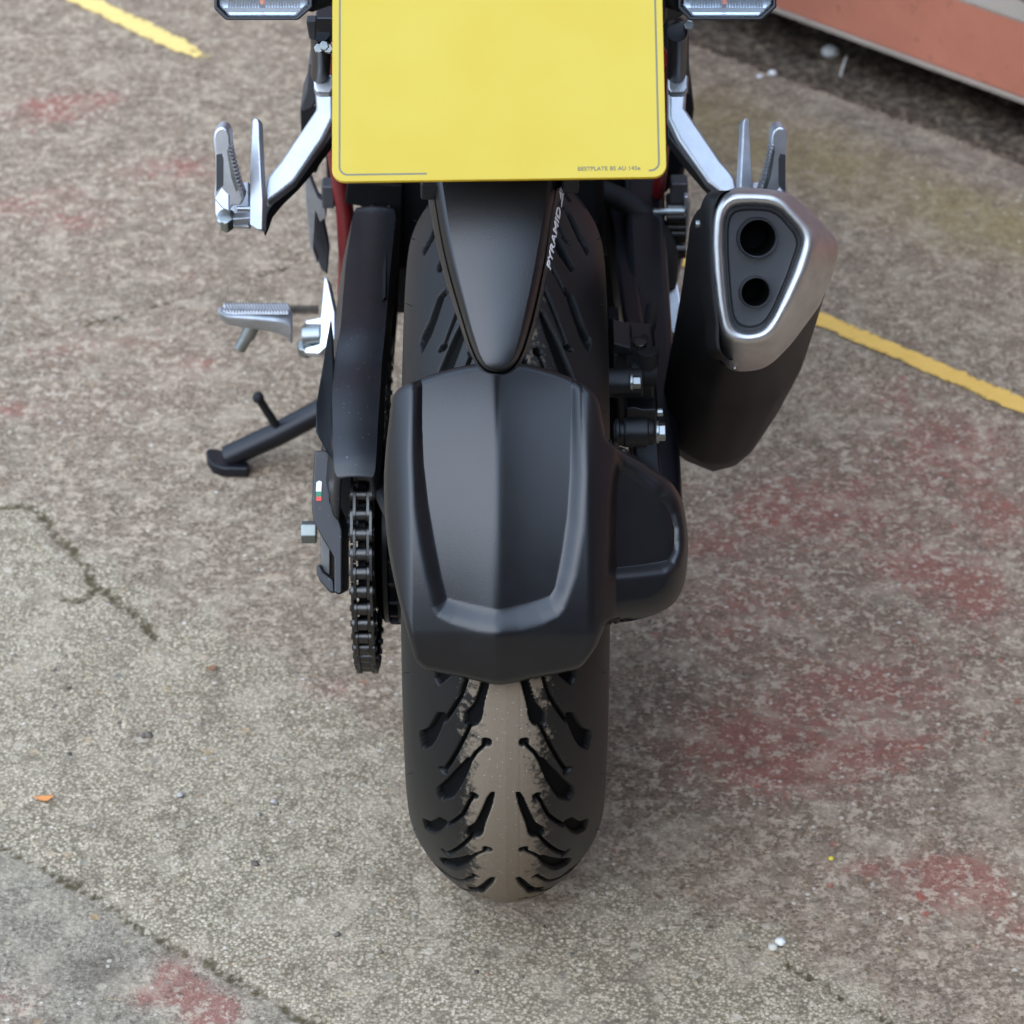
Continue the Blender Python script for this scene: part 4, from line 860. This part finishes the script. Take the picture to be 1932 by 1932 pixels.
body4 = [(565, 1300), (610, 1080), (800, 900), (1100, 850), (1330, 950), (1380, 1180), (1240, 1460), (1085, 1692), (985, 1775), (850, 1812), (760, 1775), (690, 1748), (600, 1678), (556, 1560), (545, 1480)]
cc3 = (1385, 745)
sil = MB()
def sr3(l, off, c=cc3, sm=2): return [atp(u, v, PC-nC*off, nC) for u, v in rad_ring(z5(l), 120, sm, c)]
inner_cap = [(x+(1120-x)*.03, y+(640-y)*.03) for x, y in cap_o]
sil.loft([sr3(inner_cap, .046, (1430, 560)), sr3(inner_cap, .056, (1430, 560)), sr3(body2, .14, (1430, 600)), sr3(body3, .24), sr3(body4, .31, (1385, 800), 0), sr3([(x+(1000-x)*.35, y+(1350-y)*.35) for x, y in body4], .35, (1385, 800))], False, True)
def left_ring(x0, sh):
    L_ = [(x0, 420), (x0, 260), (x0+16, 165), (x0+52, 110), (x0+125, 88)]; E_ = [(x0+130, 1172), (x0+72, 1105), (x0+30, 900), (x0+7, 650)]
    return L_+[(x+(1120-x)*sh, y+(640-y)*sh) for x, y in cap_o[5:-4]]+E_
# realign angular sampling between rings is shared (same start angle)
silencer = part(sil, 'silencer', M_muff, ang=50)
def left_strip(x0, off):
    l_ = [(x0+150, 1085), (x0+105, 1135), (x0+62, 1105), (x0+30, 900), (x0+7, 650), (x0, 420), (x0, 270), (x0+14, 175), (x0+48, 118), (x0+95, 100), (x0+150, 135)]
    e_ = lambda k: .034*max(0, 1-k/9)**1.2+.034*max(0, 1-(69-k)/9)**1.2
    return [atp(u, v, PC-nC*(off+e_(k)), nC) for k, (u, v) in enumerate(curve(z5(l_), 70))]
slv = np.array([left_strip(*a) for a in ((856, .0065), (846, .006), (828, .0085), (808, .013), (790, .020), (776, .032), (769, .046), (768, .060))])
slv = grid_obj('silencer_sleeve', slv, M_muff, silencer)
cap = part(cap, 'end_cap', M_capm, silencer, ang=60)
import bmesh
pan = [(x+(1130-x)*.13, y+(560-y)*.10) for x, y in rim_i]
PIPES = ((1125, 392, 118), (1112, 722, 93))
def pipe_frame(a, b_, r):
    u, v = z5([(a, b_)])[0]; R_ = r*.31/F*2.40; c = atp(u, v, PC-nC*.006, nC); e1 = np.cross(nC, [1, 0, 0]); e1 /= np.linalg.norm(e1); e2 = np.cross(nC, e1)
    return c, R_, (lambda rr, dd: [c-nC*dd+(e1*math.cos(k*2*math.pi/48)+e2*math.sin(k*2*math.pi/48))*rr for k in range(48)])
def holed_plate():
    bm = bmesh.new(); edges = []
    loops = [sring(pan, .0150)]+[pipe_frame(*p)[2](pipe_frame(*p)[1]*1.06, .0090) for p in PIPES]
    for lp in loops:
        vs = [bm.verts.new(tuple(map(float, p))) for p in lp]
        edges += [bm.edges.new((vs[i], vs[(i+1) % len(vs)])) for i in range(len(vs))]
    bmesh.ops.triangle_fill(bm, use_beauty=True, use_dissolve=False, edges=edges, normal=Vector(nC))
    me = bpy.data.meshes.new('outlet_plate'); bm.to_mesh(me); bm.free(); me.materials.append(M_inner); o = bpy.data.objects.new('outlet_plate', me); C.objects.link(o); o.parent = cap
    return o
op = holed_plate()
part(MB().loft([sring([(x+(1120-x)*-.02, y+(600-y)*-.02) for x, y in rim_i], .0192), sring([(x+(1130-x)*.08, y+(560-y)*.06) for x, y in rim_i], .0182), sring(pan, .0150)], False, False), 'outlet_panel', M_inner, op, ang=25)
for pp_ in PIPES:
    c, R_, ring = pipe_frame(*pp_)
    part(MB().loft([ring(R_*1.10, .0095), ring(R_*1.01, .008), ring(R_*1.0, .0006), ring(R_*.97, 0), ring(R_*.93, .0006), ring(R_*.92, .006)], False, False), 'outlet_pipe', M_inner, cap, ang=50)
    part(MB().loft([ring(R_*.92, .0058), ring(R_*.9, .055)], False, True), 'pipe_bore', M_soot, cap, ang=50)
rp = z5([(757, 305)])[0]; part(MB().cyl(atp(rp[0]+3, rp[1], PC-nC*.045, nC), (1, 0, 0), .0035, .006, 12), 'rivet', M_steel, silencer)
rp = z5([(983, 1172)])[0]; part(MB().cyl(atp(rp[0], rp[1], PC-nC*.043, nC), (0, -.7, -.7), .0022, .005, 12), 'rivet', M_steel, silencer)
part(MB().tube([atd(1330, 760, 2.72), (.16, .48, .20), (.10, .62, .17), (.03, .75, .16)], [.035, .026, .024, .024], 20), 'exhaust_pipe', M_muff, silencer)
part(MB().prism([aty(u, v, .17) for u, v in ((1236, 720), (1262, 722), (1262, 756), (1236, 752))], (0, .03, 0)), 'silencer_bracket', M_black, silencer, bevel=.002)

# --- brake caliper and right arm details
tp_([(1146, 600), (1168, 600), (1168, 880), (1146, 880)], .07, .02, 'dark_gap_filler', M_dark)  # dark plate added to blacken the see-through gap between tyre and caliper
cal = tp_([(1158, 668), (1180, 655), (1236, 660), (1240, 700), (1236, 740), (1236, 830), (1220, 850), (1165, 845), (1160, 740)], .035, .045, 'brake_caliper', M_black, bevel=.004)
tp_([(1156, 646), (1192, 656), (1196, 666), (1190, 672), (1160, 670)], .02, .04, 'caliper_cover', M_black, cal)
tp_([(1182, 770), (1196, 768), (1212, 772), (1240, 772), (1240, 800), (1236, 836), (1216, 842), (1186, 840), (1180, 800)], .02, .05, 'caliper_body', M_black, cal)
b = MB().cyl(aty(1178, 722, .0), (1, 0, 0), .0118, .030, 28); b.cyl(aty(1200, 815, -.02), (1, 0, 0), .0125, .020, 32); b.cyl(aty(1221, 815, -.02), (1, 0, 0), .0105, .012, 32); b.cyl(aty(1178, 816, -.02), (1, 0, 0), .0098, .018, 24); b.cyl(aty(1165, 816, -.02), (1, 0, 0), .0118, .004, 24); b.cyl(aty(1233, 815, -.02), (1, 0, 0), .0085, .010, 24); part(b, 'caliper_piston_housing', M_black, cal, bevel=.0015)
b = MB().cyl(aty(1199, 721, -.01), (1, 0, 0), .0058, .0085, 6); b.cyl(aty(1191, 721, -.01), (1, 0, 0), .0072, .003, 24); part(b, 'caliper_bolt', M_steel, cal, bevel=.0008)
b = MB().cyl(aty(1240, 815, -.04), (1, 0, 0), .0095, .003, 28); b.cyl(aty(1246, 815, -.04), (1, 0, 0), .0078, .008, 6); b.cyl(aty(1245, 778, -.04), (1, 0, 0), .0035, .005, 10); part(b, 'guide_bolt', M_steel, cal, bevel=.0008)
b = MB().cyl(aty(1207, 668, .03), (0, 0, 1), .011, .022, 24); b.cyl(aty(1222, 680, .02), (0, 0, 1), .009, .02, 20); b.cyl(aty(1216, 704, .02), (1, 0, 0), .011, .022, 20); part(b, 'bleed_nipple_cap', M_rubber, cal, bevel=.0012)
b = MB().cyl(aty(1207, 659, .025), (0, 0, 1), .006, .014, 10); part(b, 'banjo_bolt', M_darksteel, cal, bevel=.0008)
part(MB().tube([aty(1207, 662, .03), aty(1216, 640, .06), aty(1226, 612, .12), aty(1230, 580, .2)], .0055, 12), 'brake_hose', M_rubber, cal, ang=60)
# right arm as seen: from under the plate down to the caliper
mb = MB()
L_ = [(1148, 380, .46), (1158, 440, .40), (1170, 520, .30), (1186, 600, .20), (1210, 640, .14)]; R__ = [(1180, 380, .46), (1190, 440, .40), (1204, 520, .30), (1212, 560, .25), (1218, 600, .20), (1226, 640, .14)]
arm_r = []
for (a, b_, v, y) in ((1146, 1182, 385, .46), (1156, 1192, 445, .40), (1166, 1203, 520, .30), (1174, 1213, 590, .21), (1184, 1222, 640, .15)):
    p, q = aty(a, v, y), aty(b_, v, y); arm_r.append([p, q, q+np.array([0, .02, -.06]), p+np.array([0, .02, -.06])])
part(mb.loft(arm_r), 'swing_arm_spar', M_frameblk, swing, bevel=.004)
mb = MB(); ar = []
for (a, b_, v, y) in ((1178, 1226, 637, .155), (1182, 1232, 690, .09), (1186, 1240, 740, .05), (1196, 1246, 860, .0), (1210, 1250, 905, -.02)):
    p, q = aty(a, v, y), aty(b_, v, y); ar.append([p, q, q+np.array([0, .03, -.05]), p+np.array([0, .03, -.05])])
part(mb.loft(ar), 'swing_arm_end', M_frameblk, swing, bevel=.003)
# thick curved hose behind the plate on the right
part(MB().tube([tuple(p) for p in curve([aty(1100, 352, .42), aty(1150, 368, .42), aty(1205, 396, .41), aty(1243, 438, .40), aty(1256, 480, .39), aty(1254, 540, .38)], 26)], .0115, 18), 'rear_hose', M_rubber, ang=60)

# --- frame, engine, bodywork (mostly behind the plate)
eng = MB(); eng.box((0, .78, .36), (.30, .30, .30)); eng.box((0, .90, .58), (.24, .26, .22), Matrix.Rotation(math.radians(-20), 4, 'X')); eng.box((0, .62, .30), (.26, .16, .2))
engine = part(eng, 'engine', M_dark, bevel=.02)
part(MB().cyl((-.16, .72, .33), (1, 0, 0), .075, .05, 40), 'engine_cover', M_dark, engine, bevel=.006); part(MB().cyl((.16, .76, .34), (1, 0, 0), .085, .05, 40), 'engine_cover', M_dark, engine, bevel=.006)
part(MB().box((-.01, .42, .47), (.20, .10, .24)), 'battery_box', M_dark, engine, bevel=.01)
shock = part(MB().tube([(0, .40, .34), (0, .36, .62)], .022, 16), 'shock_absorber', M_dark)
b = MB()
for k in range(60):
    pass
hel = [(.032*math.cos(k*.5), .395-.03*k/90+.032*math.sin(k*.5), .37+.20*k/90) for k in range(90)]; part(MB().tube(hel, .005, 8), 'spring', M_dark, shock, ang=60)
fr = MB()
def tubepx(mb, pts, r, n=14): return mb.tube([aty(u, v, y) for u, v, y in pts], r, n)
tubepx(fr, [(632, 90, .30), (629, 150, .34), (632, 270, .38), (641, 335, .40), (651, 400, .42), (655, 480, .44), (652, 560, .50)], .0085)
fr.tube([(0, .36, .80), (0, .9, .86), (0, 1.14, .98)], .03, 14); fr.tube([aty(632, 92, .30), (0, .36, .80), aty(1254, 122, .32)], .0085, 12)
tubepx(fr, [(1254, 120, .32), (1258, 180, .36), (1252, 260, .38), (1246, 330, .40), (1236, 400, .46), (1228, 520, .50), (1218, 640, .52)], .006)
frame = part(fr, 'tubular_frame', M_red, ang=60)
part(tubepx(MB(), [(604, 60, .05), (606, 100, .10), (604, 140, .17)], .008), 'subframe_rail', M_frameblk, frame, ang=60)
part(tubepx(MB(), [(1278, 60, .05), (1278, 100, .10), (1276, 140, .17)], .008), 'subframe_rail', M_frameblk, frame, ang=60)
tp_([(582, 120), (598, 112), (600, 140), (600, 186), (588, 206), (572, 212), (566, 205), (578, 170)], .36, .05, 'side_cover', M_inner, frame)
tp_([(566, 206), (590, 198), (604, 196), (612, 290), (596, 330), (574, 310), (568, 260)], .46, .05, 'side_cover', M_black, frame)
tp_([(577, 40), (597, 40), (596, 74), (590, 78), (583, 74)], .02, .012, 'plastic_tab', M_inner, frame)
tp_([(594, 34), (634, 34), (634, 72), (628, 82), (602, 80), (596, 70)], .05, .05, 'inner_fender', M_smooth, frame)
tp_([(1256, -10), (1290, 0), (1290, 30), (1268, 40), (1256, 40)], .05, .05, 'inner_fender', M_smooth, frame)
tp_([(1282, 66), (1300, 66), (1301, 180), (1284, 178)], .30, .03, 'side_cover', M_inner, frame)
tp_([(1262, 60), (1285, 90), (1302, 140), (1310, 205), (1306, 240), (1262, 240)], .50, .05, 'side_cover', M_black, frame)
tp_([(1250, 240), (1308, 225), (1296, 300), (1272, 350), (1250, 370)], .52, .05, 'side_cover', M_dark, frame)
for u, v, y in ((603, 92, .05), (613, 87, .05), (621, 92, .05), (1299, 48, .05)): part(MB().cyl(aty(u, v, y), (0, -1, .5), .0042, .02, 6), 'grab_rail_bolt', M_steel, frame, bevel=.001)
part(MB().box(aty(620, 364, .42), (.012, .02, .024)), 'connector', M_inner, frame, bevel=.002); part(MB().box(aty(1281, 357, .42), (.016, .02, .022)), 'connector', M_inner, frame, bevel=.002)
tp_([(650, 385), (655, 345), (700, 345), (760, 350), (758, 420), (750, 600), (742, 700), (735, 640), (735, 400)], .36, .02, 'splash_guard', M_dark, frame)
tp_([(1138, 350), (1254, 350), (1256, 470), (1250, 640), (1228, 640), (1200, 500), (1170, 400)], .56, .02, 'splash_guard', M_dark, frame)
b = MB()
for u, v in ((1216, 428), (1228, 462)): b.box(aty(u, v, .53), (.010, .01, .012))
part(b, 'clip', metal('brass_clip', (.3, .25, .18), .4), frame, bevel=.001)
# tail, seat, tank, front end
def loftbox(secs): return MB().loft([[(-w, y, z0), (w, y, z0), (w*.9, y, z1), (-w*.9, y, z1)] for y, w, z0, z1 in secs])
part(MB().box((0, -.01, .80), (.24, .03, .03)).bar((0, -.01, .80), (0, .06, .89), .07, .03), 'indicator_carrier', M_black, bevel=.004)
tail = part(loftbox([(-.12, .05, .90, .94), (.02, .085, .86, .95), (.25, .11, .80, .93), (.50, .11, .74, .86)]), 'tail_unit', M_black, bevel=.012, seg=3)
part(loftbox([(-.128, .045, .905, .935), (-.118, .048, .902, .938)]), 'tail_light', plastic('red_lens', (.4, .01, .01), .1), tail, bevel=.003)
part(loftbox([(-.06, .08, .942, .965), (.15, .12, .925, .965), (.33, .14, .90, .93), (.45, .12, .83, .86), (.75, .12, .82, .86)]), 'seat', M_seat, tail, bevel=.02, seg=3)
part(loftbox([(.72, .09, .72, .88), (.85, .15, .74, .98), (1.05, .16, .78, 1.02), (1.18, .08, .84, .98)]), 'fuel_tank', M_red, bevel=.04, seg=4)
fw = part(MB().lathe((0, 1.43, .32), [(-.045, .22), (-.03, .20), (.03, .20), (.045, .22), (.03, .245), (-.03, .245)], 64, closed=True), 'front_wheel', M_frameblk)
part(MB().lathe((0, 1.43, .32), [(-.045, .23), (-.055, .27), (-.045, .30), (-.02, .318), (0, .32), (.02, .318), (.045, .30), (.055, .27), (.045, .23)], 72, closed=True), 'front_tyre', M_rubber, fw)
b = MB()
for k in range(6): a = k*math.pi/3; b.bar((0, 1.43, .32), (0, 1.43+.21*math.cos(a), .32+.21*math.sin(a)), .02, .03, (1, 0, 0))
part(b, 'spokes', M_frameblk, fw, bevel=.003)
fk = part(MB().tube([(-.10, 1.43, .32), (-.10, 1.17, 1.02)], .025, 18).tube([(.10, 1.43, .32), (.10, 1.17, 1.02)], .025, 18), 'front_fork', M_frameblk)
part(MB().tube([(-.36, .98, 1.08), (-.22, 1.06, 1.10), (0, 1.12, 1.08), (.22, 1.06, 1.10), (.36, .98, 1.08)], .012, 14), 'handlebar', M_frameblk, fk, ang=60)
part(MB().box((0, 1.24, 1.0), (.2, .12, .18)), 'headlight', M_black, fk, bevel=.03)

# ------------------------------------------------------------------ small loose things on the ground
def stone(name, u, v, r, mat, label, cat='stone', z=0., group=None, flat=.6):
    c = atz(u, v, z); mb = MB(); rg = np.random.default_rng(int(u*7+v)); rings = []
    for p in np.linspace(.2, math.pi-.2, 8):
        rings.append([np.array([math.sin(p)*math.cos(a)*r*rg.uniform(.85, 1.1), math.sin(p)*math.sin(a)*r*rg.uniform(.85, 1.1), r*flat*math.cos(p)]) for a in np.linspace(0, 2*math.pi, 12, endpoint=False)])
    o = mb.loft(rings).build(name, mat, None, ang=80); o.location = c+[0, 0, r*flat*.7]; return tag(o, label, cat, group)
Mst = plastic('pale_flint', (.62, .6, .55), .6, grain=.6, gs=200); Mor = plastic('orange_chip', (.55, .2, .05), .6); Myl = plastic('yellow_chip', (.6, .48, .05), .5); Mbn = plastic('brown_chip', (.2, .09, .04), .6)
stone('stone', 1566, 104, .013, Mst, 'largest white stone lying in the dark earth below the container', z=-.028)
stone('pebble', 1472, 1780, .0048, Mst, 'white pebble on the pale concrete right of the tyre, larger of the near pair', 'pebble')
stone('pebble', 1458, 1790, .0045, plastic('cream_flint', (.45, .42, .34), .6), 'cream pebble on the pale concrete, touching the white one right of the tyre', 'pebble')
stone('pebble', 1457, 142, .0065, Mst, 'white pebble on the mossy slab just above the passenger footrest, right of a smaller one', 'pebble')
stone('pebble', 1433, 147, .005, Mst, 'smaller pinkish white pebble on the mossy slab, left of its white neighbour', 'pebble')
stone('paint_chip', 1568, 1621, .0026, Myl, 'tiny bright yellow chip on the stained concrete at lower right', 'paint chip')
for nm, (u, v), mt_, lb, (a, b_) in (('leaf', (82, 1506), Mor, 'orange leaf fragment on the pale concrete at the left edge', (.0095, .005)), ('leaf', (398, 1260), Mbn, 'reddish brown leaf fragment below the mossy crack, left of the chain', (.0065, .0045))):
    c = atz(u, v, .003); pts = [(-1, .3), (-.4, .8), (.3, .4), (1, .7), (.8, -.2), (.5, -1), (-.2, -.5)]
    o = MB().prism([np.array([x*a, y*b_, .0012*math.sin(3*x)]) for x, y in pts], (0, 0, .0007)).build(nm, mt_); o.location = c; tag(o, lb, 'leaf')
rub = MB(); rg = np.random.default_rng(21)
for k in range(420):
    s_ = rg.uniform(-.9, 1.1); n_ = -rg.beta(1.3, 2.2)*.13+.06 if k < 330 else -.10-rg.random()*.1
    r_ = rg.choice([.0016, .0025, .004, .006], p=[.4, .35, .18, .07]); c = cb(s_, n_-.03, (-.028 if n_ > -.055 else 0)+r_*.3)
    rr_ = []
    for p in (.3, 1.1, 1.9, 2.8): rr_.append([c+np.array([math.sin(p)*math.cos(a), math.sin(p)*math.sin(a), .7*math.cos(p)])*r_*rg.uniform(.75, 1.2) for a in np.linspace(0, 2*math.pi, 7, endpoint=False)])
    rub.loft(rr_)
def mk_rub():
    t = NT('earth_and_grit'); v = t.vor(130); sc_ = t.n('ShaderNodeSeparateColor'); t.put(sc_.inputs[0], v.outputs['Color'])
    t.set(Base_Color=t.ramp(sc_.outputs[0], [(0, (.05, .04, .03)), (.5, (.14, .11, .085)), (.8, (.24, .2, .16)), (1, (.45, .42, .37))]), Roughness=.9); return t.m
rub = rub.build('rubble', mk_rub(), None, ang=30); rub['kind'] = 'stuff'; tag(rub, 'brown grit and small rubble lying along the edge of the slab below the container', 'rubble')
tw = MB().tube([(0, 0, 0), (.004, .012, .010), (.010, .026, .018)], [.0018, .0015, .001], 6).build('twig', plastic('dry_stalk', (.45, .4, .33), .7)); tw.location = atz(1585, 150, -.025)+[0, 0, .004]; tag(tw, 'pale dry stalk standing up from the dark earth below the container', 'twig')

S.render.engine = 'CYCLES'; S.cycles.max_bounces = 8; S.cycles.transparent_max_bounces = 8
try: S.cycles.use_denoising = True
except Exception: pass
